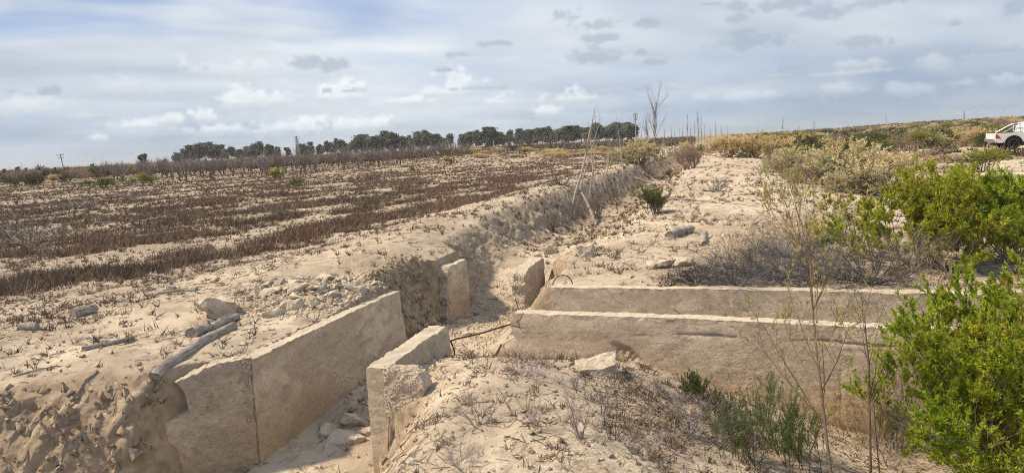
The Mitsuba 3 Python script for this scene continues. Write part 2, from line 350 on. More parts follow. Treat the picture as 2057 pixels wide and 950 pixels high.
def put(key, mesh, mat, smooth=False, color=None, M=None):
    """One entry of the scene; a key already taken under its holder gets the next number."""
    k, i = key, 0
    while k in scene:
        i += 1
        k = f'{key}_{i:03d}'
    s = mesh if isinstance(mesh, dict) else ply(mesh, mat, smooth, color=color)
    if M is not None:
        s = {**s, 'to_world': M}
    scene[k] = s
    return k


def M4(loc, rz=0.0, s=1.0, sz=None):
    return T().translate([float(v) for v in loc]).rotate([0, 0, 1], float(math.degrees(rz))).scale([float(s), float(s), float(sz or s)])


def unit(v):
    return v / (np.linalg.norm(v, axis=-1, keepdims=True) + 1e-12)


def seg_mesh(P0, P1, R0, R1, col, sides=3):
    """Tapered sticks from P0 to P1 as one mesh with vertex colours."""
    d = unit(P1 - P0)
    a = unit(np.cross(d, np.where(np.abs(d[:, 2:]) < .9, [[0, 0, 1.0]], [[1.0, 0, 0]])))
    b = np.cross(d, a)
    ang = np.arange(sides) * 2 * np.pi / sides
    ring = np.cos(ang)[None, :, None] * a[:, None] + np.sin(ang)[None, :, None] * b[:, None]
    V = np.concatenate([P0[:, None] + ring * R0[:, None, None], P1[:, None] + ring * R1[:, None, None]], 1)
    i = np.arange(sides)
    j = (i + 1) % sides
    F = np.concatenate([np.stack([i, j, j + sides], 1), np.stack([i, j + sides, i + sides], 1)])
    n = len(P0)
    F = (F[None] + (np.arange(n) * 2 * sides)[:, None, None]).reshape(-1, 3)
    C = np.repeat(np.broadcast_to(col, (n, 3)), 2 * sides, 0)
    return V.reshape(-1, 3), F, C


def leaf_mesh(P, D, N, L, Wd, col):
    """Narrow diamonds from P along D, L long and Wd wide."""
    s = unit(np.cross(D, N))
    tip = P + D * L[:, None]
    mid = P + D * (L * .45)[:, None]
    V = np.stack([P, mid + s * Wd[:, None] / 2, tip, mid - s * Wd[:, None] / 2], 1)
    F = (np.array([[0, 1, 2], [0, 2, 3]])[None] + (np.arange(len(P)) * 4)[:, None, None]).reshape(-1, 3)
    return V.reshape(-1, 3), F, np.repeat(np.broadcast_to(col, (len(P), 3)), 4, 0)


def join(parts):
    o, Vs, Fs, Cs = 0, [], [], []
    for v, f, c in parts:
        Vs.append(v); Fs.append(f + o); Cs.append(c)
        o += len(v)
    return np.vstack(Vs), np.vstack(Fs), np.vstack(Cs)


def rnd(rng, n):
    return unit(rng.normal(size=(n, 3)))


def grow(rng, P, D, L, R, kids, segs=4, spread=(.5, .9), up=.15, shrink=(.45, .75), wob=.16, start=.25, taper=.35, droop=0.0):
    """Branches level by level: a list of (points (n, nseg+1, 3), radii (n, nseg+1)) per level."""
    out = []
    for lev in range(len(kids) + 1):
        n = len(P)
        nseg = segs[lev] if np.ndim(segs) else segs
        pts, d, cur = [P], D.copy(), P
        for k in range(nseg):
            d = unit(d + rng.normal(size=(n, 3)) * wob + np.array([0, 0, up * .5 - droop * (k / nseg)]))
            cur = cur + d * (L / nseg)[:, None]
            pts.append(cur)
        pts = np.stack(pts, 1)
        rad = R[:, None] * np.linspace(1, taper, nseg + 1)[None]
        out.append((pts, rad))
        if lev == len(kids):
            break
        k = kids[lev]
        i = np.repeat(np.arange(n), k)
        s = start + (1 - start) * rng.random(len(i)) ** .8
        x = s * nseg
        a = np.minimum(x.astype(int), nseg - 1)
        fr = (x - a)[:, None]
        P2 = pts[i, a] * (1 - fr) + pts[i, a + 1] * fr
        dd = unit(pts[i, a + 1] - pts[i, a])
        side = unit(np.cross(dd, rnd(rng, len(i))))
        ang = rng.uniform(*spread, len(i))[:, None]
        D = unit(dd * np.cos(ang) + side * np.sin(ang) + np.array([0, 0, up]))
        L = L[i] * rng.uniform(*shrink, len(i)) * (1.1 - .35 * s)
        R = np.maximum(R[i] * (1 - (1 - taper) * s) * .62, .0012)
        P = P2
    return out


def level_segs(lv, col, sides=3):
    pts, rad = lv
    return seg_mesh(pts[:, :-1].reshape(-1, 3), pts[:, 1:].reshape(-1, 3), rad[:, :-1].ravel(), rad[:, 1:].ravel(), col if np.ndim(col) == 1 else np.repeat(col, pts.shape[1] - 1, 0), sides)


def along(rng, lv, per, lo=.2):
    pts, _ = lv
    n, m = len(pts), pts.shape[1] - 1
    i = np.repeat(np.arange(n), per)
    x = (lo + (1 - lo) * rng.random(len(i))) * m * .9999
    a = x.astype(int)
    fr = (x - a)[:, None]
    return pts[i, a] * (1 - fr) + pts[i, a + 1] * fr, unit(pts[i, a + 1] - pts[i, a]), i


def tint(rng, P, base, alt, freq, seed, jitter=.18):
    k = sst(meshkit.fbm(P * freq + seed, 3, seed), .35, .65)[:, None]
    return np.clip((np.array(base) * (1 - k) + np.array(alt) * k) * rng.uniform(1 - jitter, 1 + jitter, (len(P), 1)), 0, 1)


# ---------------------------------------------------------------- the ground
def axis(lo, hi, step, out_lo, out_hi, g):
    a = [*np.arange(lo, hi, step)]
    s, v = step, hi
    up = []
    while v < out_hi:
        up.append(v)
        s *= g
        v += s
    s, v, dn = step, lo, []
    while v > out_lo:
        s *= g
        v -= s
        dn.append(v)
    return np.array(dn[::-1] + a + up)


gx, gy = axis(-5.9, 4.6, .034, -1500, 1500, 1.06), axis(3.6, 12.2, .034, -60, 1700, 1.034)
X, Y = np.meshgrid(gx, gy)
Z = H(X, Y)
# crumbling banks: pushed in and out along their slope
V = np.stack([X, Y, Z], -1)
N_ = np.cross(np.gradient(V, axis=1), np.gradient(V, axis=0))
N_ = unit(N_)
BK = H(X, Y, mask=True)
w_ = BK > .02
q_ = V[w_]
push = .20 * (meshkit.fbm(q_ * 3.1, 3, 41) - .5) + .16 * (.22 - np.abs(meshkit.fbm(q_ * 6.3 + 3, 3, 42) - .5)) - .03 + .075 * (meshkit.noise(q_ * 13, 43) - .5) + .05 * (meshkit.noise(q_ * 24, 44) - .5)
V[w_] += N_[w_] * (push * BK[w_])[:, None]
GV = V
ny, nx = X.shape
idx = np.arange(nx * ny).reshape(ny, nx)
F = np.concatenate([np.stack([idx[:-1, :-1], idx[:-1, 1:], idx[1:, 1:]], -1).reshape(-1, 3), np.stack([idx[:-1, :-1], idx[1:, 1:], idx[1:, :-1]], -1).reshape(-1, 3)])
put('ground', (V.reshape(-1, 3), F), 'sand', True)
lab('ground', 'pale dry sandy ground with a ditch, berm and weedy field', kind='structure')


# ---------------------------------------------------------------- concrete walls
def noise3(p, f, seed, oct_=3):
    return np.stack([meshkit.fbm(p * f + 7 * k, oct_, seed + 31 * k) - .5 for k in range(3)], -1)


def worn(man, res, amp=.02, fine=.006, top=None, seed=0, crack=None):
    """A concrete piece: refined, its edges ragged, its faces slightly uneven."""
    man = man.refine_to_length(res)
    m = man.to_mesh()
    v, f = np.array(m.vert_properties[:, :3], float), np.array(m.tri_verts)
    d = noise3(v, 9, seed) * fine * 2 + noise3(v, 26, seed + 5, 2) * fine
    if top is not None:
        k = np.exp(-((v[:, 2] - top(v)) / .035) ** 2)[:, None]
        d = d + k * noise3(v, 6, seed + 3) * amp * .3 + k * noise3(v, 22, seed + 4, 2) * amp * 1.5
        d[:, 2] -= (k[:, 0] * np.maximum(meshkit.fbm(v * 3.2, 3, seed + 8) - .58, 0) * .08)
    if crack is not None:
        d = d + crack(v)
    return trimesh.Trimesh(v + d, f, process=False)


def skew1(c):
    return .06 - .09 * (np.clip(c, 1.0, 6) - 1.18)


def skew2(c):
    return .045 - .041 * (np.clip(c, 1.0, 6) - 1.21)


def slab(corners, c_or_t, thick, along_t, skew=None):
    """A wall as a prism: corners = [(s, z)...] in the plane of the wall; along_t: s runs along the channel at c = c_or_t, else s is c at t = c_or_t."""
    cs = manifold3d.CrossSection([np.array(corners, float)], manifold3d.FillRule.NonZero)
    m = manifold3d.Manifold.extrude(cs, abs(thick)).to_mesh()          # s, z, depth
    v, f = np.array(m.vert_properties[:, :3], float), np.array(m.tri_verts)
    dp = v[:, 2] * np.sign(thick)
    q = xy(v[:, 0], c_or_t + dp) if along_t else xy(c_or_t + dp + (skew(v[:, 0]) if skew else 0), v[:, 0])
    v = np.column_stack([q, v[:, 1]])
    if np.einsum('ij,ij->i', v[f[:, 0]], np.cross(v[f[:, 1]], v[f[:, 2]])).sum() < 0:
        f = f[:, ::-1]
    return solid(v, f)


def solid(verts, faces):
    return manifold3d.Manifold(manifold3d.Mesh(np.array(verts, np.float32), np.array(faces, np.uint32)))


def prism(poly3, push):
    """A slab from a planar outline in space, pushed back by the vector."""
    poly3, push = np.array(poly3, float), np.array(push, float)
    n = len(poly3)
    nrm = unit(np.cross(poly3[1] - poly3[0], poly3[2] - poly3[1]))
    e1 = unit(poly3[1] - poly3[0])
    nrm = unit(push)
    e1 = unit(e1 - nrm * (e1 @ nrm))
    e2 = np.cross(nrm, e1)
    p2 = np.stack([(poly3 - poly3[0]) @ e1, (poly3 - poly3[0]) @ e2], -1)
    if not Polygon(p2).exterior.is_ccw:
        p2 = p2[::-1]
    cs = manifold3d.CrossSection([p2], manifold3d.FillRule.NonZero)
    m = manifold3d.Manifold.extrude(cs, float(np.linalg.norm(push)))
    A = np.column_stack([e1, e2, nrm, poly3[0]])
    return m.transform(A)


def on_plane(px, py, p0, nrm):
    d = ray(px, py)
    s = ((p0 - EYE) @ nrm) / (d @ nrm)
    return EYE + d * np.asarray(s)[..., None]


def pebbles(rng, P, size, col):
    """Small rounded stones as one mesh."""
    v0 = np.array([[1, 0, 0], [-1, 0, 0], [0, 1, 0], [0, -1, 0], [0, 0, 1], [0, 0, -1.0]])
    f0 = np.array([[0, 2, 4], [2, 1, 4], [1, 3, 4], [3, 0, 4], [2, 0, 5], [1, 2, 5], [3, 1, 5], [0, 3, 5]])
    n = len(P)
    sc = size[:, None, None] * rng.uniform(.6, 1.2, (n, 1, 3)) * rng.uniform(.7, 1.3, (n, 6, 1))
    V = v0[None] * sc + P[:, None]
    Fp = (f0[None] + (np.arange(n) * 6)[:, None, None]).reshape(-1, 3)
    return V.reshape(-1, 3), Fp, np.repeat(col, 6, 0)


flat_top = lambda v: np.zeros(len(v))
rngc = np.random.default_rng(5)
# left channel wall with its splayed wing
k = lab(num('concrete_wall'), 'tall left concrete channel wall with a splayed broken wing beside the grey log', 'wall')
put(f'{k}__channel_slab', worn(slab([(-4.90, -1.25), (-1.86, -1.2), (-1.80, -.6), (-1.87, -.28), (-1.90, -.02), (-2.4, .0), (-4.90, .0)], -.55, -.17, True), .028, .014, top=flat_top, seed=2), 'concrete', 30)
w0, w1 = np.append(xy(-4.922, -.556), 0), np.append(xy(-5.36, -1.13), 0)
wn = unit(np.cross(w1 - w0, [0, 0, 1.0]))
wn = wn if wn @ (EYE - w0) > 0 else -wn
px = np.array([(512, 712), (505, 719), (430, 734), (353, 768), (374, 792), (379, 826), (340, 845), (316, 858), (329, 874), (339, 889), (355, 918), (366, 965), (380, 1010), (545, 1010)], float)
poly = on_plane(px[:, 0], px[:, 1], w0, wn)
poly[0] = w0 + [0, 0, -.01]; poly[-1] = w0 + [0, 0, -1.2]
put(f'{k}__wing_slab', worn(prism(poly, -wn * .17), .025, .03, .016, seed=12, top=lambda v: ip((v - w0) @ unit(w1 - w0), [0, .35, .72], [0, -.03, -.16])), 'rough_concrete', 30)
kp_ = np.array([w0 + [0, 0, -.06], w0 + [0, 0, -.16], w0 + [.0, 0, -.34]]) + wn * .0
pp = np.vstack([kp_[i] + rngc.normal(size=(m_, 3)) * [.03, .02, .065] + (w1 - w0) / np.linalg.norm(w1 - w0) * .03 for i, m_ in ((0, 40), (1, 60), (2, 40))])
pp = pp - ((pp - w0) @ wn)[:, None] * wn + wn * rngc.uniform(-.004, .008, (len(pp), 1))
kq = put(f'{k}__exposed_aggregate', pebbles(rngc, pp, rngc.uniform(.005, .015, len(pp)), np.ones((len(pp), 3)))[:2], 'rubble_stone', True)
labels[kq] = {'kind': 'stuff'}
# right channel wall, its broken stub
k = lab(num('concrete_wall'), 'short right concrete channel wall with a jagged broken post at its near end', 'wall')
put(f'{k}__channel_slab', worn(slab([(-4.96, -1.2), (-3.50, -1.1), (-3.48, -.5), (-3.55, -.12), (-3.62, .0), (-4.96, -.01)], .55, .17, True), .026, .016, top=flat_top, seed=22), 'concrete', 30)
stub = [(.70, -.02), (.86, -.02), (1.0, -.05), (1.05, -.16), (1.02, -.25), (.97, -.30), (.95, -.40), (.97, -.48), (.92, -.56), (.86, -.63), (.84, -.78), (.84, -1.1), (.70, -1.1)]
sm = worn(slab([(a, b) for a, b in stub], -4.965, .16, False), .02, .045, .022, seed=31, top=lambda v: -.02 + 0 * v[:, 0])
put(f'{k}__broken_stub', sm, 'rubble_stone', 40)
pts, fi = trimesh.sample.sample_surface(sm, 2200, seed=3)
nr = sm.face_normals[fi]
sel = (pts[:, 2] > -.75) & ((nr[:, 1] < .2) | (nr[:, 2] > .5) | (nr[:, 0] > .6))
kp = put(f'{k}__exposed_aggregate', (lambda q: (q[0], q[1]))(pebbles(rngc, pts[sel], rngc.uniform(.004, .013, sel.sum()), np.ones((sel.sum(), 3)))), 'rubble_stone', True)
labels[kp] = {'kind': 'stuff'}
# far wing walls where the ditch begins
k = lab(num('concrete_wall'), 'upright concrete slab with a ragged stony near edge at the ditch mouth, left side', 'wall')
rag = [(-.47, -.92), (.46, -.9), (.50, -.4), (.44, .0), (-.12, .02), (-.36, .0), (-.42, -.1), (-.37, -.2), (-.42, -.32), (-.47, -.42), (-.43, -.52), (-.52, -.66)]
sm = worn(slab(rag, -.50, -.19, True), .022, .02, .012, seed=41, top=flat_top, crack=lambda v: noise3(v, 16, 44) * .07 * np.exp(-((tc(v[:, 0], v[:, 1])[0] + .44) / .1) ** 2)[:, None])
put(f'{k}__slab', sm, 'concrete', 35)
pts, fi = trimesh.sample.sample_surface(sm, 6000, seed=4)
sel = (tc(pts[:, 0], pts[:, 1])[0] < -.34) & (pts[:, 2] > -.75)
kp = put(f'{k}__exposed_aggregate', (lambda q: (q[0], q[1]))(pebbles(rngc, pts[sel], rngc.uniform(.006, .02, sel.sum()), np.ones((sel.sum(), 3)))), 'rubble_stone', True)
labels[kp] = {'kind': 'stuff'}
k = lab(num('concrete_wall'), 'narrow upright concrete slab with a crumbling edge at the ditch mouth, right side', 'wall')
rag = [(-.72, -.95), (.5, -.9), (.56, -.3), (.55, -.0), (-.3, .0), (-.56, -.06), (-.62, -.2), (-.60, -.35), (-.67, -.5), (-.66, -.7)]
sm = worn(slab(rag, .52, .17, True), .022, .02, .012, seed=51, top=flat_top, crack=lambda v: noise3(v, 16, 54) * .07 * np.exp(-((tc(v[:, 0], v[:, 1])[0] + .62) / .1) ** 2)[:, None])
put(f'{k}__slab', sm, 'concrete', 35)
pts, fi = trimesh.sample.sample_surface(sm, 5000, seed=5)
sel = (tc(pts[:, 0], pts[:, 1])[0] < -.52) & (pts[:, 2] > -.75)
kp = put(f'{k}__exposed_aggregate', (lambda q: (q[0], q[1]))(pebbles(rngc, pts[sel], rngc.uniform(.006, .018, sel.sum()), np.ones((sel.sum(), 3)))), 'rubble_stone', True)
labels[kp] = {'kind': 'stuff'}


# outlet walls running off to the right
def crack_front(v):
    t, c = tc(v[:, 0], v[:, 1])
    zc = -.165 + .035 * (meshkit.fbm(np.stack([c * 1.7, 0 * c, 0 * c], -1), 4, 61) - .5) * 2
    wide = .5 + 1.0 * sst(meshkit.fbm(np.stack([c * 1.1 + 3, 0 * c, 0 * c], -1), 3, 62), .4, .65)
    t = t - skew1(c)
    front = t < -3.08
    g = np.exp(-((v[:, 2] - zc) / (.009 * wide)) ** 2) * front * np.maximum(wide - .7, 0) * .016
    cut = np.exp(-(((c - 2.40) / .14) ** 2 + ((v[:, 2] + .37 + (c - 2.40) * .55) / .07) ** 2) ** 2) * front
    g = g + cut * (.03 + .05 * (meshkit.fbm(v * 28, 3, 63) - .3))
    j = np.exp(-((c - 4.28 - .012 * (meshkit.fbm(v * 11, 3, 64) - .5)) / .011) ** 2) * front * .012 * meshkit.noise(v * 18, 65)
    return np.column_stack([(g + j)[:, None] * AX[None], 0 * g])


k = lab(num('concrete_wall'), 'long low concrete wall with a horizontal crack, nearer of the two running right', 'wall')
put(f'{k}__slab', worn(slab([(1.22, -.95), (5.4, -1.3), (5.42, -.4), (5.37, -.01), (3.0, .015), (1.25, .0), (1.20, -.1), (1.21, -.2), (1.27, -.3), (1.22, -.5)], -3.11, .165, False, skew1), .015, .014, .004, top=flat_top, seed=71, crack=crack_front), 'concrete', 30)
k = lab(num('concrete_wall'), 'second concrete wall parallel behind the cracked one, ground flush with its top', 'wall')
put(f'{k}__slab', worn(slab([(1.31, -1.0), (5.8, -1.1), (5.76, .0), (3.0, .012), (1.32, .0)], -1.77, .165, False, skew2), .024, .014, .004, top=flat_top, seed=81), 'concrete', 30)

# ---------------------------------------------------------------- loose concrete and stones
def chunk(rng, n=13, flat=1.0):
    """An angular lump about 1 m across."""
    p = rng.uniform(-.5, .5, (n, 3)) * [1, .8, .65 * flat]
    return trimesh.convex.convex_hull(p)


def lump(rng, size, res=.03, rough=.12, flat=1.0):
    m = chunk(rng, 20, flat)
    man = manifold3d.Manifold(manifold3d.Mesh(np.array(m.vertices * size, np.float32), np.array(m.faces, np.uint32)))
    q = man.refine_to_length(res).to_mesh()
    v = np.array(q.vert_properties[:, :3], float)
    k = int(rng.integers(1000))
    v = v + noise3(v / size, 3.5, k) * size * rough * 2 + noise3(v / size, 9, k + 4, 2) * size * rough * .7
    return trimesh.Trimesh(v, np.array(q.tri_verts), process=False)


rng = np.random.default_rng(11)
# single chunks: px, py of the foot, size in metres, label
CHUNKS = [(1178, 514, .30, 1.0, 'pale pointed concrete chunk standing alone on the sand at the ditch mouth'), (1106, 508, .26, 1.0, 'pale upright concrete chunk in the ditch beside the pointed one'),
          (1080, 514, .17, .8, 'small pale lump resting on the tip of the narrow right slab'), (1324, 535, .33, .7, 'crumbling pale earth lump behind the second wall, left of its twin'),
          (1372, 533, .30, .8, 'crumbling pale earth lump nearest the grey twig heap'), (1203, 748, .36, .8, 'big pale rough concrete chunk lying against the cracked wall'),
          (440, 632, .40, 1.0, 'large pale earthy lump at the left end of the rubble heap'), (543, 588, .26, .7, 'flat grey concrete chunk on top of the rubble heap'),
          (602, 582, .22, .8, 'pale rounded lump at the upper right of the rubble heap'), (596, 618, .17, 1.0, 'upright wedge of concrete in the middle of the rubble heap'),
          (552, 634, .2, .8, 'broad concrete chunk low in the rubble heap'), (497, 580, .2, .7, 'pale chunk behind the rubble heap'),
          (698, 884, .34, .7, 'big concrete block lying on the channel floor'), (716, 848, .24, .9, 'square concrete block on the channel floor, farthest in'),
          (660, 872, .22, .7, 'rough lump on the channel floor beside the big block'), (732, 872, .22, .7, 'lump half hidden behind the broken post on the channel floor'),
          (940, 672, .12, .8, 'small pale stone beside the rusty bar'), (975, 676, .17, .6, 'flat pale stone between the short wall and the cracked wall'),
          (828, 932, .07, .8, 'small white stone on the sandy mound near the broken post'), (1130, 574, .09, .7, 'small stone behind the left end of the second wall'),
          (1262, 558, .17, .6, 'low clod behind the second wall'), (772, 411, .3, .6, 'white flat stone among the weeds of the field'), (170, 630, .0, 1, ''),
          (1010, 640, .14, .8, 'dark stone at the foot of the narrow right slab'), (930, 648, .14, .8, 'brown stone at the foot of the upright ditch slab'),
          (198, 400, .35, .7, 'pale stone far out in the weedy field'), (490, 690, .16, .5, 'pale flat splinter below the rubble heap')]
for px_, py_, sz, fl, text in CHUNKS:
    if not text:
        continue
    P = ground_at(px_, py_)
    key = lab(num('concrete_chunk'), text, 'rock')
    m = lump(rng, sz * 1.2, max(.012, sz * .05), .13 if 'earth' in text else .07, fl)
    m.apply_translation([P[0], P[1], P[2] - m.bounds[0][2] - sz * .20])
    put(key, m, 'rubble_stone', 35)
# the heap: every stone its own thing
n = 240
a, r = rng.uniform(0, 2 * np.pi, n), np.sqrt(rng.random(n))
hx, hy = -2.45 + np.cos(a) * r * 1.0, 8.62 + np.sin(a) * r * .72
hz = H(hx, hy)
protos = [ply(chunk(rng, 11), 'rubble_stone', False) for _ in range(8)]
for i in range(n):
    sz = rng.choice([.06, .08, .11, .15, .20], p=[.36, .34, .18, .09, .03])
    key = lab(num('broken_stone'), 'pale broken stone in the rubble heap beside the left channel wall', 'rock', 'stones of the rubble heap')
    put(key, protos[i % 8], None, M=T().translate([float(hx[i]), float(hy[i]), float(hz[i] + sz * .2)]).rotate(rnd(rng, 1)[0].tolist(), float(rng.uniform(0, 50))).rotate([0, 0, 1], float(rng.uniform(0, 360))).scale([float(sz * rng.uniform(.8, 1.4)), float(sz), float(sz * rng.uniform(.7, 1.1))]))
n = 1500
a, r = rng.uniform(0, 2 * np.pi, n), rng.random(n) ** .7
gx_, gy_ = -2.45 + np.cos(a) * r * 1.25, 8.62 + np.sin(a) * r * .95
v, f, _ = pebbles(rng, np.column_stack([gx_, gy_, H(gx_, gy_) + .008]), rng.uniform(.008, .022, n), np.ones((n, 3)))
put('gravel', (v, f), 'rubble_stone', False)
lab('gravel', 'small pale gravel spread between the stones of the rubble heap', 'gravel', kind='stuff')
n = 1100
gx_, gy_ = xy(rng.uniform(-3.6, 1.4, n), rng.normal(.15, .42, n)).T
v, f, _ = pebbles(rng, np.column_stack([gx_, gy_, H(gx_, gy_) + .006]), rng.uniform(.008, .03, n), np.ones((n, 3)))
put('gravel_001', (v, f), 'rubble_stone', False)
lab('gravel_001', 'brown gravel on the channel floor between the concrete walls', 'gravel', kind='stuff')

# iron: bars between the walls, a hoop behind the second wall
def tube(pts, r, sides=6):
    pts = np.array(pts, float)
    r = np.broadcast_to(r, len(pts))
    d = unit(np.gradient(pts, axis=0))
    a0 = np.array([.3, .2, .93])
    A = unit(np.cross(d, a0)); B = np.cross(d, A)
    ang = np.arange(sides) * 2 * np.pi / sides
    V = pts[:, None] + r[:, None, None] * (np.cos(ang)[None, :, None] * A[:, None] + np.sin(ang)[None, :, None] * B[:, None])
    n = len(pts)
    F = []
    for i in range(n - 1):
        for j in range(sides):
            k = (j + 1) % sides
            F += [[i * sides + j, (i + 1) * sides + j, (i + 1) * sides + k], [i * sides + j, (i + 1) * sides + k, i * sides + k]]
    for j in range(1, sides - 1):
        F += [[0, j + 1, j], [(n - 1) * sides, (n - 1) * sides + j, (n - 1) * sides + j + 1]]
    V2 = V.reshape(-1, 3)
    F = np.array(F)[:, ::-1]
    return V2, F


def P3(t, c, z):
    return np.append(xy(t, c), z)


key = lab(num('rusty_bar'), 'thin rusty bar bridging the gap between the short wall and the cracked wall', 'rebar')
put(key, tube([P3(-3.52, .60, -.22), P3(-3.35, .72, -.20), P3(-3.0, .85, -.235), P3(-2.6, 1.0, -.25), P3(-2.3, 1.22, -.24)], .009), 'rust', True)
key = lab(num('rusty_bar'), 'rusty bar hanging down from the end of the short wall', 'rebar')
put(key, tube([P3(-3.50, .66, -.17), P3(-3.42, .68, -.2), P3(-3.38, .70, -.32), P3(-3.40, .68, -.48)], .008), 'rust', True)
key = lab(num('rusty_bar'), 'rusty bar leaning at the left end of the cracked wall', 'rebar')
put(key, tube([P3(-3.14, 1.12, -.3), P3(-3.2, 1.06, -.42), P3(-3.26, .98, -.52)], .009), 'rust', True)
key = lab(num('rusty_bar'), 'thin bar sticking out of the narrow right slab', 'rebar')
put(key, tube([P3(-.70, .58, -.36), P3(-.8, .64, -.48), P3(-.85, .74, -.62)], .007), 'rust', True)
q = ground_at(1130, 572)
key = lab(num('iron_hoop'), 'half buried dark iron hoop behind the left end of the second wall', 'hoop')
put(key, tube([[q[0] + .125 * math.cos(a), q[1] + .03 * math.cos(a), q[2] - .02 + .14 * math.sin(a)] for a in np.linspace(-.2, math.pi + .2, 20)], .007), 'rust', True)

# logs and fallen branches
def log_mesh(p0, p1, r0, r1, seed, bend=.04, n=22, sides=14):
    rg = np.random.default_rng(seed)
    s = np.linspace(0, 1, n)[:, None]
    p0, p1 = np.array(p0, float), np.array(p1, float)
    L = np.linalg.norm(p1 - p0)
    w = (meshkit.fbm(np.column_stack([s * 3 + seed, 0 * s, 0 * s]), 3, seed) - .5)[:, None] * rnd(rg, 1) * bend * L * 2
    pts = p0 * (1 - s) + p1 * s + w
    pts[:, 2] = np.maximum(pts[:, 2], H(pts[:, 0], pts[:, 1]) + min(r0, r1) * .3)
    rad = (r0 * (1 - s) + r1 * s)[:, 0]
    V, F = tube(pts, rad, sides)
    ang = np.tile(np.arange(sides) / sides * 2 * np.pi, n)
    ctr = np.repeat(pts, sides, 0)
    rr = np.repeat(rad, sides)
    k = .62 + .80 * meshkit.fbm(np.column_stack([np.cos(ang) * 2.2, np.sin(ang) * 2.2, np.repeat(s[:, 0] * L * 4.5, sides)]) + seed, 4, seed)
    return ctr + (V - ctr) * k[:, None], F


LOGS = [((310, 765), (466, 660), .052, .048, 'log', 'long grey weathered log lying across the end of the wing wall'), ((385, 678), (478, 640), .058, .034, 'log', 'shorter grey log lying just behind the long one'),
        ((168, 704), (268, 682), .03, .028, 'log', 'thin straight grey stick lying on the left sand flat'), ((146, 638), (190, 628), .075, .06, 'log', 'stubby grey driftwood piece on the left sand flat'),
        ((42, 668), (76, 664), .06, .05, 'log', 'small grey wood stub near the left edge on the sand'), ((290, 596), (400, 583), .03, .03, 'log', 'dark fallen limb at the edge of the brown weeds'),
        ((1347, 478), (1386, 466), .075, .07, 'log', 'short thick grey log lying on the sandy levee'), ((1417, 494), (1413, 476), .05, .055, 'log', 'short upright-lying grey log end on the levee beside the thick one'),
        ((1200, 455), (1168, 388), .04, .03, 'log', 'pale bleached pole leaning in the ditch'), ((1290, 350), (1306, 360), .09, .07, 'log', 'pale weathered log on the far ditch bank'),
        ((262, 920), (288, 906), .05, .02, 'log', 'pale root stub poking out of the eroded left bank'), ((1310, 890), (1390, 925), .013, .012, 'branch', 'pale bent twig lying across the front of the mound'),
        ((160, 783), (200, 745), .012, .01, 'branch', 'curved dry twig on the left bank slope'), ((25, 750), (125, 735), .008, .006, 'branch', 'thin dark twig lying on the left sand'),
        ((1290, 369), (1350, 373), .03, .02, 'branch', 'thin pale pole lying across the ditch'), ((1350, 400), (1480, 412), .02, .012, 'branch', 'long crooked twig lying across the levee'),
        ((1385, 405), (1400, 396), .0, .0, '', ''), ((1230, 920), (1215, 905), .02, .015, 'branch', 'pale stick end at the bottom of the mound'),
        ((272, 484), (375, 466), .07, .05, 'branch', 'long curved dead branch in the field beyond the brown weed strip'), ((185, 452), (235, 446), .05, .03, 'branch', 'grey dead branch in the middle of the field'),
        ((320, 548), (345, 590), .015, .02, 'branch', 'forked twig standing off the dark fallen limb'), ((640, 592), (700, 575), .02, .02, 'branch', 'dark root along the top of the eroded left bank')]
for i, (a, b, r0, r1, nm, text) in enumerate(LOGS):
    if not nm:
        continue
    p, q = ground_at(*a), ground_at(*b)
    key = lab(num('grey_log' if nm == 'log' else 'dead_branch'), text, nm)
    m = log_mesh(p + [0, 0, r0 * .55], q + [0, 0, r1 * .55], r0, r1, i + 3, .05 if nm == 'log' else .10)
    put(f'{key}' if i not in (0, 1) else f'{key}__trunk', m, 'dead_wood', True)
    if i in (0, 1):
        rg = np.random.default_rng(i)
        for j in range(2):
            s = .35 + .3 * j
            o = (p + [0, 0, r0 * .55]) * (1 - s) + (q + [0, 0, r1 * .55]) * s
            put(f'{key}__knot', tube([o, o + rnd(rg, 1)[0] * .02 + [0, -.02, r0 * 1.2]], [r0 * .4, r0 * .22], 8), 'dead_wood', True)

# ---------------------------------------------------------------- shrubs: a few plants of each kind, one unit wide and high, set out as instances
def normalise(parts, flatbase=True):
    V = np.vstack([p[0] for p in parts])
    lo, hi = np.percentile(V, 1, 0), np.percentile(V, 99, 0)
    w = max(hi[0] - lo[0], hi[1] - lo[1])
    return [((v - [(lo[0] + hi[0]) / 2, (lo[1] + hi[1]) / 2, 0]) / [w, w, hi[2]], f, c) for v, f, c in parts]


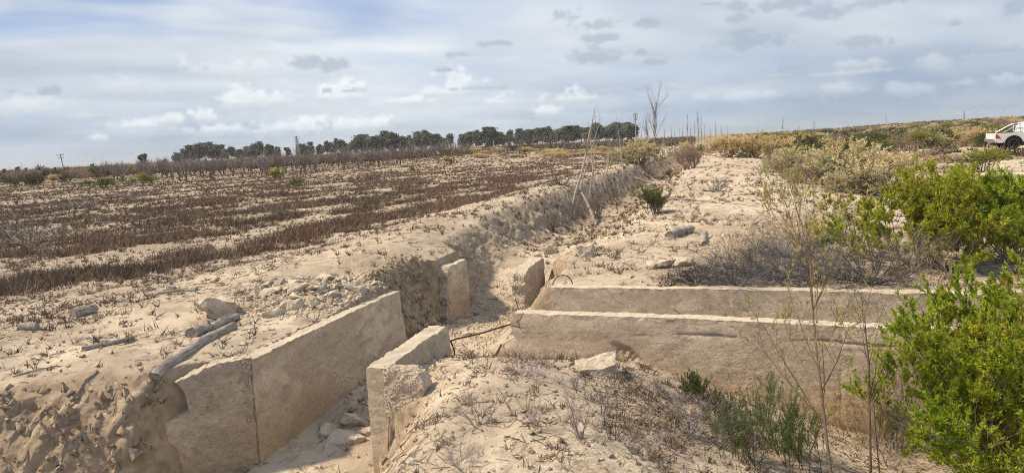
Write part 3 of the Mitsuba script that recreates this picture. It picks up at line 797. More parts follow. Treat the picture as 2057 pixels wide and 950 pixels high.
def shrub(seed, stems, ang, kids, per, leaf, wood, cols, tips=None, up=.18, spread=(.35, .8), base=.12, jit=.2, lay=(0,), tipz=.7, freq=3.0):
    """A unit shrub: (stems, foliage) with vertex colours."""
    rg = np.random.default_rng(seed)
    az, el = rg.uniform(0, 2 * np.pi, stems), rg.uniform(math.radians(ang), math.radians(88), stems)
    D = np.stack([np.cos(az) * np.cos(el), np.sin(az) * np.cos(el), np.sin(el)], -1)
    P = np.column_stack([rg.normal(size=(stems, 2)) * base, -.05 * np.ones(stems)])
    lv = grow(rg, P, D, rg.uniform(.55, .95, stems), np.full(stems, .016), kids, (3, 3, 2), spread, up)
    w = join([level_segs(x, tint(rg, x[0][:, 0], wood, np.array(wood) * .7, 4, seed)) for x in lv])
    Ls = []
    for k in lay:
        p, d, _ = along(rg, lv[-1 - k], per if k == 0 else max(per // 3, 1), .25)
        n = len(p)
        dd = unit(d + rg.normal(size=(n, 3)) * .55 + [0, 0, .25])
        c = tint(rg, p, cols[0], cols[1], freq, seed + 1, jit)
        if tips is not None:
            zz = sst(p[:, 2] / np.percentile(p[:, 2], 98) + rg.normal(size=n) * .12, tipz - .2, tipz + .25)[:, None]
            c = c * (1 - zz) + np.array(tips) * rg.uniform(.8, 1.2, (n, 1)) * zz
        Ls.append(leaf_mesh(p, dd, unit(rnd(rg, n) + unit(p) * .6 + [0, 0, .5]), leaf[0] * rg.uniform(.6, 1.3, n), leaf[1] * rg.uniform(.7, 1.3, n), np.clip(c, 0, 1)))
    return normalise([w, join(Ls)])


GREY = (.23, .205, .18)
KIND = {
    'olive': [shrub(100 + i, 16, 18, (5, 4), 15, (.085, .022), GREY, [(.24, .27, .06), (.16, .19, .05)], (.34, .35, .07)) for i in range(2)],
    'green': [shrub(110 + i, 16, 15, (5, 4), 15, (.08, .026), GREY, [(.11, .16, .055), (.16, .20, .065)]) for i in range(2)],
    'saltbush': [shrub(120 + i, 24, 8, (6, 4), 15, (.06, .03), GREY, [(.52, .49, .32), (.38, .36, .24)], (.68, .60, .36), tipz=.6) for i in range(3)],
    'tan': [shrub(130 + i, 24, 10, (6, 4), 15, (.08, .022), (.3, .24, .15), [(.62, .50, .28), (.50, .41, .24)], (.74, .60, .34)) for i in range(2)],
    'rosy': [shrub(140 + i, 22, 12, (6, 4), 10, (.07, .012), (.27, .21, .17), [(.34, .255, .20), (.42, .33, .265)]) for i in range(2)],
    'dark': [shrub(150 + i, 14, 20, (5, 4), 12, (.10, .035), (.14, .12, .10), [(.12, .125, .08), (.18, .165, .105)]) for i in range(2)],
}
COUNT = {}
for kd, vs in KIND.items():
    for i, (w, l) in enumerate(vs):
        scene[f'plant_{kd}_{i}'] = {'type': 'shapegroup', 'stems': ply((w[0], w[1]), 'stem', False, color=w[2]), 'foliage': ply((l[0], l[1]), 'leaf', False, color=l[2])}


def plant(kd, loc, width, height, name, text, cat='shrub', group=None, rz=None):
    i = COUNT.get(kd, 0)
    COUNT[kd] = i + 1
    key = lab(num(name), text, cat, group)
    scene[key] = {'type': 'instance', 'group': {'type': 'ref', 'id': f'plant_{kd}_{i % len(KIND[kd])}'}, 'to_world': M4(np.asarray(loc) - [0, 0, .02 * height], i * 2.399 if rz is None else rz, width, height)}
    return key


def spot(px, base, wpx, hpx, kd, name, text, deep=None, **k):
    P = ground_at(px, base)
    D = np.linalg.norm(P - EYE)
    return plant(kd, P + np.append(unit((P - EYE)[:2]) * wpx * D / FPX * .35, 0), wpx * D / FPX, hpx * D / FPX * .84, name, text, **k)


spot(1748, 396, 190, 88, 'saltbush', 'shrub', 'large pale grey green rounded shrub at the levee edge, left of the green bush')
spot(1690, 388, 70, 40, 'saltbush', 'shrub', 'small pale grey green shrub leaning on the left flank of the large pale one')
spot(1800, 345, 110, 36, 'tan', 'shrub', 'straw coloured top of a shrub behind the large pale grey green one')
spot(1967, 347, 100, 46, 'olive', 'shrub', 'rounded yellow green shrub below the white pickup')
spot(1455, 318, 90, 50, 'tan', 'shrub', 'golden dry bush at the far end of the levee, left half')
spot(1510, 318, 100, 56, 'tan', 'shrub', 'golden dry bush at the far end of the levee, taller right half')
spot(1278, 332, 116, 60, 'saltbush', 'shrub', 'big rounded olive grey bush on the far ditch bank')
spot(1240, 328, 50, 34, 'saltbush', 'shrub', 'smaller olive grey bush at the left flank of the big rounded one')
spot(1382, 340, 78, 62, 'rosy', 'shrub', 'tawny twiggy bush standing in the far ditch')
spot(1385, 325, 70, 44, 'tan', 'shrub', 'dull golden bush behind the tawny twiggy one')
spot(1405, 312, 22, 24, 'green', 'shrub', 'small bright green plant beside the dull golden bush')
spot(1490, 318, 24, 14, 'green', 'shrub', 'low green plant at the foot of the golden bushes')
spot(1612, 342, 104, 42, 'saltbush', 'shrub', 'low blue grey shrub at the right end of the levee')
spot(1560, 322, 60, 30, 'rosy', 'shrub', 'dark twiggy low shrub between the golden bushes and the blue grey one')
spot(1650, 318, 110, 34, 'saltbush', 'shrub', 'pale straw and grey shrub behind the blue grey one')
spot(1585, 306, 70, 32, 'tan', 'shrub', 'pale golden shrub right of the golden dry bushes')
spot(1625, 305, 60, 24, 'tan', 'shrub', 'pale golden shrub in the row behind the blue grey one')
spot(1860, 330, 130, 32, 'rosy', 'shrub', 'wide low rosy brown twig shrub in front of the track')
spot(1720, 294, 110, 30, 'rosy', 'shrub', 'wide rosy brown shrub in the middle of the right plain')
spot(1815, 275, 46, 18, 'dark', 'shrub', 'dark green shrub left of a twin on the right plain')
spot(1840, 276, 44, 20, 'dark', 'shrub', 'dark green shrub right of its twin on the right plain')
spot(1918, 284, 52, 18, 'green', 'shrub', 'low green shrub left of the pickup')
spot(1800, 290, 70, 16, 'green', 'shrub', 'wide low green plants beside the track')
spot(1900, 262, 48, 16, 'olive', 'shrub', 'olive shrub far behind the track')
spot(1955, 256, 40, 12, 'green', 'shrub', 'small green shrub far behind the pickup bed')
spot(1890, 316, 40, 16, 'dark', 'shrub', 'small grey green shrub in the sandy gap before the track')
spot(555, 360, 42, 24, 'olive', 'shrub', 'bright yellow green shrub at the edge of the orchard')
spot(597, 376, 34, 18, 'green', 'shrub', 'small grey green shrub in front of the bright yellow green one')
spot(215, 378, 56, 20, 'green', 'shrub', 'low dark green shrub at the left edge of the orchard')
spot(288, 372, 52, 26, 'olive', 'shrub', 'upright olive green shrub in front of the orchard')
spot(905, 330, 30, 16, 'olive', 'shrub', 'yellow green shrub among the farthest bare trees')
spot(828, 346, 18, 16, 'olive', 'shrub', 'small yellow green shrub beside a bare tree')
spot(110, 364, 22, 14, 'tan', 'shrub', 'tan shrub at the far left of the field')
spot(175, 376, 30, 12, 'green', 'shrub', 'small dark shrub beside the low dark green one')
# the green shrub at the lip of the ditch
P = ground_at(1312, 430)
w, l = shrub(201, 26, 35, (6, 4), 16, (.09, .012), GREY, [(.12, .14, .045), (.17, .18, .06)], up=.35, spread=(.2, .5))
key = lab(num('shrub'), 'small upright green shrub at the lip of the ditch', 'shrub')
D = np.linalg.norm(P - EYE)
M = M4(P - [0, 0, .02], .4, 66 * D / FPX, 54 * D / FPX * 1.1)
put(f'{key}__stems', (w[0], w[1]), 'stem', False, w[2], M)
put(f'{key}__foliage', (l[0], l[1]), 'leaf', False, l[2], M)

# scrub over the eastern plain
rng = np.random.default_rng(31)
def where(a, d):
    z = ['near the golden bushes', 'behind the pale grey green shrub', 'below the thin mast', 'left of the dark post', 'around the pickup'][int(np.clip((math.degrees(a) - 13.5) / 4.7, 0, 4))]
    return f"{['in the near', 'midway on the', 'far back on the', 'on the skyline of the'][int(np.searchsorted([55, 110, 200], d))]} right plain, {z}"


TXT = {'olive': 'olive green shrub scattered over the right plain', 'green': 'dull green shrub scattered over the right plain', 'saltbush': 'pale grey shrub scattered over the right plain', 'tan': 'straw coloured shrub scattered over the right plain',
       'rosy': 'brown leafless shrub scattered over the right plain', 'dark': 'dark shrub scattered over the right plain'}
n = 0
while n < 215:
    d, a = math.exp(rng.uniform(math.log(26), math.log(330))), math.radians(rng.uniform(13.5, 37))
    x, y = d * math.sin(a), d * math.cos(a)
    t_, c_ = tc(x, y)
    if c_ < 5.2 + .02 * t_ or (40 < d < 66 and a > math.radians(22) and rng.random() < .75) or (d < 45 and rng.random() < .55) or (a > math.radians(26.5) and 18 < d < 62):
        continue
    kd = rng.choice(['olive', 'green', 'saltbush', 'tan', 'rosy', 'dark'], p=[.15, .18, .12, .12, .28, .15])
    wd = rng.uniform(1.2, 3.0) * (1 + d / 300)
    plant(kd, [x, y, H(x, y)], wd, min(wd * rng.uniform(.32, .55), 1.5), 'scrub_bush', TXT[kd].replace('scattered over the right plain', where(a, d)), 'shrub', f'{kd} scrub of the right plain')
    n += 1
# shrubs along the far left and behind the orchard
for i in range(64):
    a = math.radians(rng.uniform(-36, 1.5))
    d = rng.uniform(170, 300)
    x, y = d * math.sin(a), d * math.cos(a)
    kd = rng.choice(['dark', 'rosy', 'saltbush', 'green'], p=[.5, .3, .1, .1])
    wd = rng.uniform(3, 7)
    plant(kd, [x, y, H(x, y)], wd, rng.uniform(1.0, 2.2), 'hedge_bush', f"{ {'dark': 'dark', 'rosy': 'brown leafless', 'saltbush': 'pale grey', 'green': 'green'}[kd]} bush in the belt behind the bare orchard", 'bush', f'{kd} bushes behind the orchard')
for i in range(26):
    px_, py_ = rng.uniform(905, 1225), rng.uniform(296, 322)
    P = ground_at(px_, py_)
    kd = rng.choice(['tan', 'saltbush', 'rosy'], p=[.5, .25, .25])
    D = np.linalg.norm(P - EYE)
    plant(kd, P, rng.uniform(24, 52) * D / FPX, rng.uniform(6, 12) * D / FPX, 'dune_bush', f"{ {'tan': 'straw coloured', 'saltbush': 'pale grey', 'rosy': 'brown'}[kd]} low bush on the distant dunes", 'bush', f'{kd} bushes on the dunes')
for i in range(14):
    P = ground_at(rng.uniform(0, 235), rng.uniform(352, 378))
    kd = rng.choice(['dark', 'rosy', 'tan'], p=[.45, .35, .2])
    D = np.linalg.norm(P - EYE)
    plant(kd, P, rng.uniform(18, 40) * D / FPX, rng.uniform(9, 20) * D / FPX, 'field_bush', f"{ {'dark': 'dark', 'rosy': 'brown', 'tan': 'straw coloured'}[kd]} bush on the far left of the field", 'bush', f'{kd} bushes far left')

# ---------------------------------------------------------------- the two large green bushes on the right
def big_bush(seed, base, stems, elev, azs, length, r, kids, per, leaf, cols, keep, text, name='green_bush', yellow=(.30, .28, .03), spread=(.3, .75), up=.2, woodcol=(.30, .27, .24), pieces=(.35, 1)):
    rg = np.random.default_rng(seed)
    az, el = rg.uniform(*azs, stems), np.radians(rg.uniform(*elev, stems))
    D = np.stack([np.sin(az) * np.cos(el), np.cos(az) * np.cos(el), np.sin(el)], -1)
    P = np.asarray(base) + np.column_stack([rg.normal(size=(stems, 2)) * .12, np.full(stems, -.08)])
    lv = grow(rg, P, D, length * rg.uniform(.75, 1.15, stems), np.full(stems, r), kids, (5, 4, 3, 2), spread, up, shrink=(.36, .62), wob=.15)
    w = join([level_segs(x, tint(rg, x[0][:, 0], woodcol, np.array(woodcol) * .62, 2.5, seed), 3) for x in lv])
    key = lab(num(name), text, 'bush')
    put(f'{key}__stems', (w[0], w[1]), 'stem', False, w[2])
    p, d, i = along(rg, lv[-1], per, .15)
    ok = keep(p, rg)
    p, d = p[ok], d[ok]
    n = len(p)
    dd = unit(d * .9 + rg.normal(size=(n, 3)) * .6 + [0, 0, .2])
    c = tint(rg, p, cols[0], cols[1], 3.2, seed, .22)
    yl = (meshkit.fbm(p * 4.1 + 5, 3, seed + 7) > .60) & (rg.random(n) < .6)
    c[yl] = np.array(yellow) * rg.uniform(.7, 1.2, (yl.sum(), 1))
    dry = rg.random(n) < .07
    c[dry] = np.array((.42, .34, .22)) * rg.uniform(.6, 1.2, (dry.sum(), 1))
    l = leaf_mesh(p, dd, rnd(rg, n), leaf[0] * rg.uniform(.55, 1.3, n), leaf[1] * rg.uniform(.7, 1.3, n), np.clip(c, 0, 1))
    put(f'{key}__foliage', (l[0], l[1]), 'leaf', False, l[2])
    return key


B1 = np.append([3.62, 4.9], H(3.62, 4.9))


def keep1(p, rg):
    q = p - B1
    rad = np.linalg.norm(q, axis=1)
    low = sst(q[:, 2] - .75 * q[:, 0] + .22 * (meshkit.fbm(p * 2.1, 3, 3) - .5) * 2, .50, .70)
    cl = sst(meshkit.fbm(p * 2.6 + 1, 3, 17), .36, .46)
    return rg.random(len(p)) < low * sst(rad, .36, .62) * (.25 + .75 * cl)


big_bush(301, B1, 64, (14, 88), (-3.1, 3.1), 1.15, .013, (7, 5, 3), 50, (.035, .0105), [(.255, .345, .03), (.41, .48, .05)], keep1, 'bright green bush with bare grey arching twigs, nearest on the right', yellow=(.50, .45, .05))
B2a, B2b, B2c = np.array([5.15, 9.3, 0]), np.array([6.6, 9.6, 0]), np.array([5.75, 8.3, 0])
for b in (B2a, B2b, B2c):
    b[2] = H(b[0], b[1])


def keep2(b, lo, s):
    def f(p, rg):
        q = p - b
        rad = np.linalg.norm(q * [1, 1, 1.3], axis=1)
        cl = sst(meshkit.fbm(p * 1.9 + s, 3, 17), .36, .47)
        return rg.random(len(p)) < sst(rad, .35, .7) * sst(q[:, 2], lo, lo + .25) * (.2 + .8 * cl)
    return f


big_bush(311, B2a, 32, (8, 70), (-3.1, 3.1), 1.0, .012, (6, 5, 3), 28, (.052, .015), [(.36, .40, .05), (.46, .49, .06)], keep2(B2a, .02, 2), 'olive green bush behind the second wall, left of the larger green one')
big_bush(312, B2b, 34, (8, 72), (-3.1, 3.1), 1.02, .012, (6, 5, 3), 28, (.052, .015), [(.30, .41, .045), (.42, .52, .06)], keep2(B2b, .02, 5), 'large fresh green bush cut by the right edge of the picture behind the second wall')
big_bush(313, B2c, 16, (20, 80), (-3.1, 3.1), .60, .008, (5, 4, 4), 22, (.05, .011), [(.20, .28, .04), (.29, .37, .05)], keep2(B2c, .2, 9), 'small green bush low between the two large ones')


def dead_bush(text, base, seed, stems, elev, length, r, kids, col, azs=(-3.1, 3.1), name='dead_shrub', up=.1, spread=(.4, .9), wob=.2, alt=None, cat='dead shrub', shrink=(.45, .75)):
    rg = np.random.default_rng(seed)
    az, el = rg.uniform(*azs, stems), np.radians(rg.uniform(*elev, stems))
    D = np.stack([np.sin(az) * np.cos(el), np.cos(az) * np.cos(el), np.sin(el)], -1)
    P = np.asarray(base) + np.column_stack([rg.normal(size=(stems, 2)) * r * 2, np.full(stems, -.03)])
    lv = grow(rg, P, D, length * rg.uniform(.7, 1.2, stems), np.full(stems, r), kids, (4, 3, 2, 2), spread, up, wob=wob, shrink=shrink)
    w = join([level_segs(x, tint(rg, x[0][:, 0], col, alt or np.array(col) * .6, 3, seed), 4 if j == 0 else 3) for j, x in enumerate(lv)])
    key = lab(num(name), text, cat)
    put(key, (w[0], w[1]), 'stem', False, w[2])
    return key, lv


PALE = (.44, .385, .30)
b = ground_at(1838, 548)
dead_bush('pale tan leafless shrub in front of the olive green bush', b, 321, 12, (25, 85), .42, .007, (5, 5), PALE)
b = ground_at(1905, 556)
dead_bush('pale leafless twigs between the olive and the nearest green bush', b, 322, 10, (20, 85), .45, .006, (5, 4), PALE)
for i, (px_, py_, ln, txt) in enumerate([(1960, 925, .62, 'pale grey arching twigs at the bare base of the nearest bush'), (2035, 880, .62, 'pale grey twig tangle at the right edge of the picture')]):
    dead_bush(txt, ground_at(px_, py_), 325 + i, 26, (12, 75), ln, .006, (6, 5), (.42, .385, .345), name='dead_shrub', alt=(.22, .20, .175), up=.0, wob=.28)
# grey heap of fine twigs behind the second wall
for i, (px_, py_, wd, txt) in enumerate([(1480, 572, .5, 'left end of the grey twig heap behind the second wall'), (1560, 560, .62, 'middle of the grey twig heap behind the second wall'), (1650, 566, .62, 'right part of the grey twig heap behind the second wall'),
                                        (1745, 572, .5, 'dark tangle of twigs under the olive green bush'), (1590, 520, .5, 'back of the grey twig heap on the levee side'), (1400, 566, .3, 'thin brown twigs left of the grey twig heap')]):
    b = ground_at(px_, py_)
    dead_bush(txt, b, 330 + i, 60, (2, 40), wd, .0055, (5, 4), (.19, .19, .205) if i != 3 else (.13, .11, .10), name='twig_heap', up=.0, cat='twig heap', alt=(.075, .075, .085))
# tan grass clumps
def straw(text, base, seed, n, h, w, col, alt, spread=.35, name='straw_clump', cat='dry grass'):
    rg = np.random.default_rng(seed)
    a, r = rg.uniform(0, 2 * np.pi, n), rg.random(n) ** .6 * w
    P = np.column_stack([base[0] + np.cos(a) * r, base[1] + np.sin(a) * r, np.zeros(n)])
    P[:, 2] = H(P[:, 0], P[:, 1]) - .01
    D = unit(np.column_stack([rg.normal(size=(n, 2)) * spread, np.ones(n)]))
    lv = grow(rg, P, D, h * rg.uniform(.5, 1.1, n), np.full(n, .0022), (3,), 3, (.15, .6), .05, (.3, .6))
    s = join([level_segs(x, tint(rg, x[0][:, 0], col, alt, 5, seed)) for x in lv])
    p, d, _ = along(rg, lv[1], 3, .3)
    q = leaf_mesh(p, unit(d + rg.normal(size=d.shape) * .5), rnd(rg, len(p)), .03 * rg.uniform(.5, 1.5, len(p)), .006 * rg.uniform(.6, 1.4, len(p)), tint(rg, p, col, alt, 5, seed))
    key = lab(num(name), text, cat)
    ks = put(f'{key}__stalks', (s[0], s[1]), 'stem', False, s[2])
    kb = put(f'{key}__blades', (q[0], q[1]), 'leaf', False, q[2])
    labels[kb] = {'kind': 'stuff'}
    labels[ks] = {'kind': 'stuff'}


TAN, TAN2 = (.56, .43, .24), (.40, .32, .18)
for i, (px_, py_, n, h, w, txt) in enumerate([(1520, 510, 60, .42, .4, 'tan dry weed behind the grey twig heap'), (1600, 490, 60, .45, .4, 'tan dry weed on the levee edge beside the sapling top'), (1655, 470, 50, .4, .4, 'tan dry weed at the foot of the olive green bush'),
                                             (1470, 545, 40, .35, .3, 'thin tan weed at the left end of the twig heap'), (1700, 880, 70, .38, .28, 'tan straw clump before the cracked wall, right of the sapling'),
                                             (1755, 870, 60, .42, .22, 'orange tan straw clump beside the nearest green bush'), (1520, 800, 60, .46, .22, 'tan weed standing before the cracked wall, left of the sapling')]):
    straw(txt, ground_at(px_, py_), 350 + i, n, h, w, TAN, TAN2)


# ---------------------------------------------------------------- the leafy sapling in the right foreground
def leafy(text, base, seed, stems, kids, leafn, leaf, wood, cols, name, cat, up=.25, spread=(.35, .75), shrink=(.35, .6), nseg=6, wob=.07, start=.25, per_level=1):
    """stems: (direction, length, radius) each."""
    rg = np.random.default_rng(seed)
    P = np.array([np.asarray(base) + np.append(o, -.04) for o, _, _, _ in stems])
    D = unit(np.array([d for _, d, _, _ in stems], float))
    lv = grow(rg, P, D, np.array([s[2] for s in stems], float), np.array([s[3] for s in stems], float), kids, (nseg, 4, 3, 3), spread, up, shrink, wob, start)
    w = join([level_segs(x, tint(rg, x[0][:, 0], wood, np.array(wood) * .75, 3, seed), 6 if j == 0 else 3) for j, x in enumerate(lv)])
    key = lab(num(name), text, cat)
    put(f'{key}__stems', (w[0], w[1]), 'stem', False, w[2])
    Ls = []
    for x in lv[-per_level:]:
        p, d, _ = along(rg, x, leafn, .2)
        n = len(p)
        Ls.append(leaf_mesh(p, unit(d + rg.normal(size=(n, 3)) * .5), rnd(rg, n), leaf[0] * rg.uniform(.5, 1.3, n), leaf[1] * rg.uniform(.7, 1.3, n), tint(rg, p, cols[0], cols[1], 4, seed, .25)))
    l = join(Ls)
    put(f'{key}__leaves', (l[0], l[1]), 'leaf', False, l[2])


q0 = np.array([2.02, 4.62, 0.0]); q0[2] = H(q0[0], q0[1])
leafy('tall thin sapling with sparse narrow leaves before the cracked wall', q0, 401, [((0, 0), (-.07, .06, 1), 1.75, .011)], (22, 5, 3), 6, (.034, .007), (.26, .20, .15), [(.34, .35, .12), (.55, .42, .20)], 'sapling', 'sapling', up=.22, spread=(.5, .95), shrink=(.3, .5), nseg=9, wob=.035, start=.22, per_level=2)
q1 = np.array([2.42, 4.95, 0.0]); q1[2] = H(q1[0], q1[1])
leafy('shorter thin sapling just right of the tall one', q1, 402, [((0, 0), (.0, .05, 1), 1.25, .009), ((.1, .05), (-.15, .1, 1), .8, .006)], (12, 4), 3, (.03, .006), (.16, .12, .10), [(.36, .35, .13), (.55, .42, .20)], 'sapling', 'sapling', up=.2, spread=(.4, .8), shrink=(.3, .5), nseg=7, wob=.05, start=.3, per_level=2)
# feathery green herbs at the foot of the sapling
for i, (px_, py_, h, txt, cols) in enumerate([(1560, 905, .42, 'feathery green herb at the foot of the tall sapling', [(.11, .19, .06), (.17, .25, .09)]), (1500, 925, .34, 'feathery green herb left of the sapling at the bottom of the picture', [(.13, .19, .07), (.20, .25, .11)]),
                                             (1600, 935, .36, 'feathery green herb right under the sapling', [(.11, .18, .06), (.18, .24, .09)]), (1440, 860, .22, 'small grey green herb on the right slope of the mound', [(.11, .13, .06), (.15, .16, .08)]),
                                             (1790, 900, .4, 'dark green sprigs at the foot of the nearest bush', [(.12, .20, .035), (.18, .26, .05)]), (1395, 800, .18, 'small green herb at the base of the cracked wall', [(.10, .13, .05), (.15, .16, .07)])]):
    b = ground_at(px_, py_)
    rg = np.random.default_rng(410 + i)
    st = [((rg.normal() * .06, rg.normal() * .06), (rg.normal() * .35, rg.normal() * .35, 1), h * rg.uniform(.6, 1.1), .0035) for _ in range(16)]
    leafy(txt, b, 420 + i, st, (7, 4), 7, (.022, .004), (.17, .15, .09), cols, 'green_herb', 'herb', up=.3, spread=(.3, .7), per_level=2, nseg=4, wob=.12)

# bare twiggy plants of the foreground
TW, TW2 = (.40, .355, .35), (.24, .205, .20)
for i, (px_, py_, n, el, ln, kids, txt) in enumerate([
        (1165, 880, 7, (40, 85), .26, (5, 5), 'large bare grey twig plant on the front of the mound'), (1215, 850, 5, (40, 85), .17, (5, 4), 'bare grey twig plant right of the large one'),
        (962, 855, 6, (25, 80), .17, (5, 4), 'bare grey twig plant on the left of the mound'), (1050, 765, 9, (15, 75), .22, (5, 5), 'spreading bare twig plant near the left end of the cracked wall'),
        (925, 935, 8, (10, 70), .14, (5, 4), 'low twig tuft at the bottom of the mound'), (1075, 860, 5, (20, 75), .13, (5, 4), 'small bare twig plant in the middle of the mound'),
        (132, 890, 6, (40, 85), .17, (6, 5), 'pale bare twig plant rooted in the left bank'), (1385, 880, 9, (20, 80), .24, (5, 5), 'bare grey twig plant on the right slope of the mound'),
        (1330, 800, 5, (25, 80), .17, (5, 4), 'thin bare twig plant before the cracked wall'), (1450, 900, 9, (15, 80), .27, (5, 5), 'dense grey twig plant among the green herbs'),
        (1880, 930, 14, (8, 70), .55, (5, 5), 'tangled grey twigs under the nearest green bush'), (1790, 938, 8, (15, 70), .35, (5, 4), 'grey twigs at the lower left of the nearest green bush'),
        (150, 690, 5, (30, 80), .10, (4, 4), 'tiny twig plant beside the straight stick on the left sand'), (1160, 780, 6, (30, 85), .10, (4, 4), 'small bare twig plant behind the large one'),
        (1300, 920, 8, (10, 60), .18, (5, 4), 'low bare twig plant at the bottom right of the mound'), (1120, 715, 6, (30, 80), .12, (5, 4), 'small bare twig plant at the foot of the cracked wall')]):
    dead_bush(txt, ground_at(px_, py_), 440 + i, n, el, ln, .0045, kids, TW, name='twig_plant', cat='twig plant', alt=TW2, up=.12, spread=(.3, .8), shrink=(.5, .85))

# ---------------------------------------------------------------- weeds and litter that nobody could count
rng = np.random.default_rng(51)
def npstep(v, lo, hi):
    return sst(v, min(lo, hi), max(lo, hi)) if hi > lo else 1 - sst(v, hi, lo)


def blades(rg, P, h, w, per, cols, alt, spread, seed):
    n = len(P)
    i = np.repeat(np.arange(n), per)
    D = unit(np.column_stack([rg.normal(size=(len(i), 2)) * spread, np.ones(len(i))]))
    B = P[i] + np.column_stack([rg.normal(size=(len(i), 2)) * (h[i] * .18)[:, None], np.zeros(len(i))])
    s = unit(np.cross(D, rnd(rg, len(i)))) * w[i][:, None]
    tip = B + D * (h[i] * rg.uniform(.45, 1.15, len(i)))[:, None] + rg.normal(size=(len(i), 3)) * (h[i] * .10)[:, None]
    V = np.stack([B - s, B + s, tip], 1).reshape(-1, 3)
    c = tint(rg, P, cols, alt, .45, seed, .3)[i] * rg.uniform(.75, 1.25, (len(i), 1))
    return V, np.arange(len(V)).reshape(-1, 3), np.repeat(np.clip(c, 0, 1), 3, 0)


N = 105000
d = np.exp(rng.uniform(math.log(8.5), math.log(150), N))
a = np.radians(rng.uniform(-37, 9, N))
x, y = d * np.sin(a), d * np.cos(a)
m = strips(x, y, np.sin, npstep)
ok = rng.random(N) < m * (.15 + .85 * sst(meshkit.fbm(np.stack([x, y, 0 * x], -1) * .7, 3, 12), .36, .5))
x, y, d = x[ok], y[ok], d[ok]
P = np.column_stack([x, y, H(x, y) - .01])
h = rng.uniform(.11, .27, len(x)) * (.75 + .5 * meshkit.noise(P * .4, 3)) * (1 - .35 * sst(d, 20, 60))
v, f, c = blades(rng, P, h, .0035 + .00042 * d, 8, (.255, .185, .138), (.19, .148, .115), .65, 5)
put('dry_weeds', (v, f), 'stem', False, c)
lab('dry_weeds', 'dense brown dry weeds growing in rows over the left field', 'weeds', kind='stuff')
print('weeds', len(x))

# sparse dead weeds over the sand of field, berm, levee and mound
N = 40000
d = np.exp(rng.uniform(math.log(3.6), math.log(110), N))
a = np.radians(rng.uniform(-37, 37, N))
x, y = d * np.sin(a), d * np.cos(a)
t_, c_ = tc(x, y)
p2 = np.stack([x, y, 0 * x], -1)
dens = .08 + .9 * sst(meshkit.fbm(p2 * .8, 4, 15), .50, .66)
dens = np.where((np.abs(c_) < 1.0) & (t_ < 2), .04, dens)
dens = np.where((np.abs(c_) < 1.6) & (t_ > 3), .95, dens)
dens = np.where((c_ > 1) & (c_ < 6.5) & (t_ > -3.3) & (t_ < -1.55), 0, dens)
dens = np.where((c_ > 1) & (c_ < 4.8) & (t_ > 2), dens * .7 * sst(t_, -2, 8) + .08, dens)
dens = np.where(c_ < -4.5, np.maximum(dens, .7), dens)
dens = dens * (.25 + 1.5 * sst(meshkit.fbm(p2 * 3.1, 3, 19), .42, .6))
dens = np.where(((x + 2.45) / 1.15) ** 2 + ((y - 8.62) / .85) ** 2 < 1, .05, dens)
ok = rng.random(N) < dens
x, y, d = x[ok], y[ok], d[ok]
P = np.column_stack([x, y, H(x, y) - .005])
h = rng.uniform(.04, .13, len(x)) * (1 + .012 * d)
v, f, c = blades(rng, P, h, .0018 + .0004 * d, 9, (.22, .172, .135), (.14, .11, .092), .9, 7)
put('dead_weeds', (v, f), 'stem', False, c)
lab('dead_weeds', 'sparse grey brown dead weeds scattered over the sand', 'weeds', kind='stuff')
# a little green
N = 5200
d = np.exp(rng.uniform(math.log(4), math.log(60), N))
a = np.radians(rng.uniform(-37, 30, N))
x, y = d * np.sin(a), d * np.cos(a)
q_ = x * ROW[1] - y * ROW[0]
t_, c_ = tc(x, y)
edge = np.exp(-((q_ + 11.3) / .5) ** 2) + .5 * (np.abs(strips(x, y, np.sin, npstep) - .5) < .35)
ok = (rng.random(N) < np.where(c_ < -3, edge * sst(meshkit.fbm(np.stack([x, y, 0 * x], -1) * .5, 3, 33), .42, .6), .012)) & ~((np.abs(c_) < 1.2) & (t_ < 2))
x, y, d = x[ok], y[ok], d[ok]
P = np.column_stack([x, y, H(x, y) - .005])
v, f, c = blades(rng, P, rng.uniform(.04, .10, len(x)), .003 + .0004 * d, 9, (.10, .14, .04), (.16, .17, .07), .8, 9)
put('grass', (v, f), 'leaf', False, c)
lab('grass', 'thin green grass sprouting along the edge of the brown weeds', 'grass', kind='stuff')
# twig litter and clods close by
N = 26000
d = np.exp(rng.uniform(math.log(3.4), math.log(34), N))
a = np.radians(rng.uniform(-38, 38, N))
x, y = d * np.sin(a), d * np.cos(a)
t_, c_ = tc(x, y)
p2 = np.stack([x, y, 0 * x], -1)
ok = rng.random(N) < np.where((c_ > 1) & (c_ < 6.5) & (t_ > -3.3) & (t_ < -1.55), 0, .12 + .88 * sst(meshkit.fbm(p2 * 1.1, 4, 18), .44, .62))
x, y, d = x[ok], y[ok], d[ok]
n = len(x)
L = rng.uniform(.015, .10, n) * (1 + .05 * d)
az = rng.uniform(0, np.pi, n)
r = rng.uniform(.0012, .003, n) * (1 + .05 * d)
q = np.column_stack([x, y, H(x, y) + r])
q2 = np.column_stack([x + np.cos(az) * L, y + np.sin(az) * L, 0 * x])
q2[:, 2] = H(q2[:, 0], q2[:, 1]) + r + rng.random(n) * .012
v, f, c = seg_mesh(q, q2, r, r * .6, tint(rng, q, (.22, .18, .145), (.10, .08, .065), 2, 3, .35))
put('twig_litter', (v, f), 'stem', False, c)
lab('twig_litter', 'small broken twigs littering the sand', 'twigs', kind='stuff')
N = 16000
d = np.exp(rng.uniform(math.log(3.4), math.log(24), N))
a = np.radians(rng.uniform(-38, 38, N))
x, y = d * np.sin(a), d * np.cos(a)
t_, c_ = tc(x, y)
p2 = np.stack([x, y, 0 * x], -1)
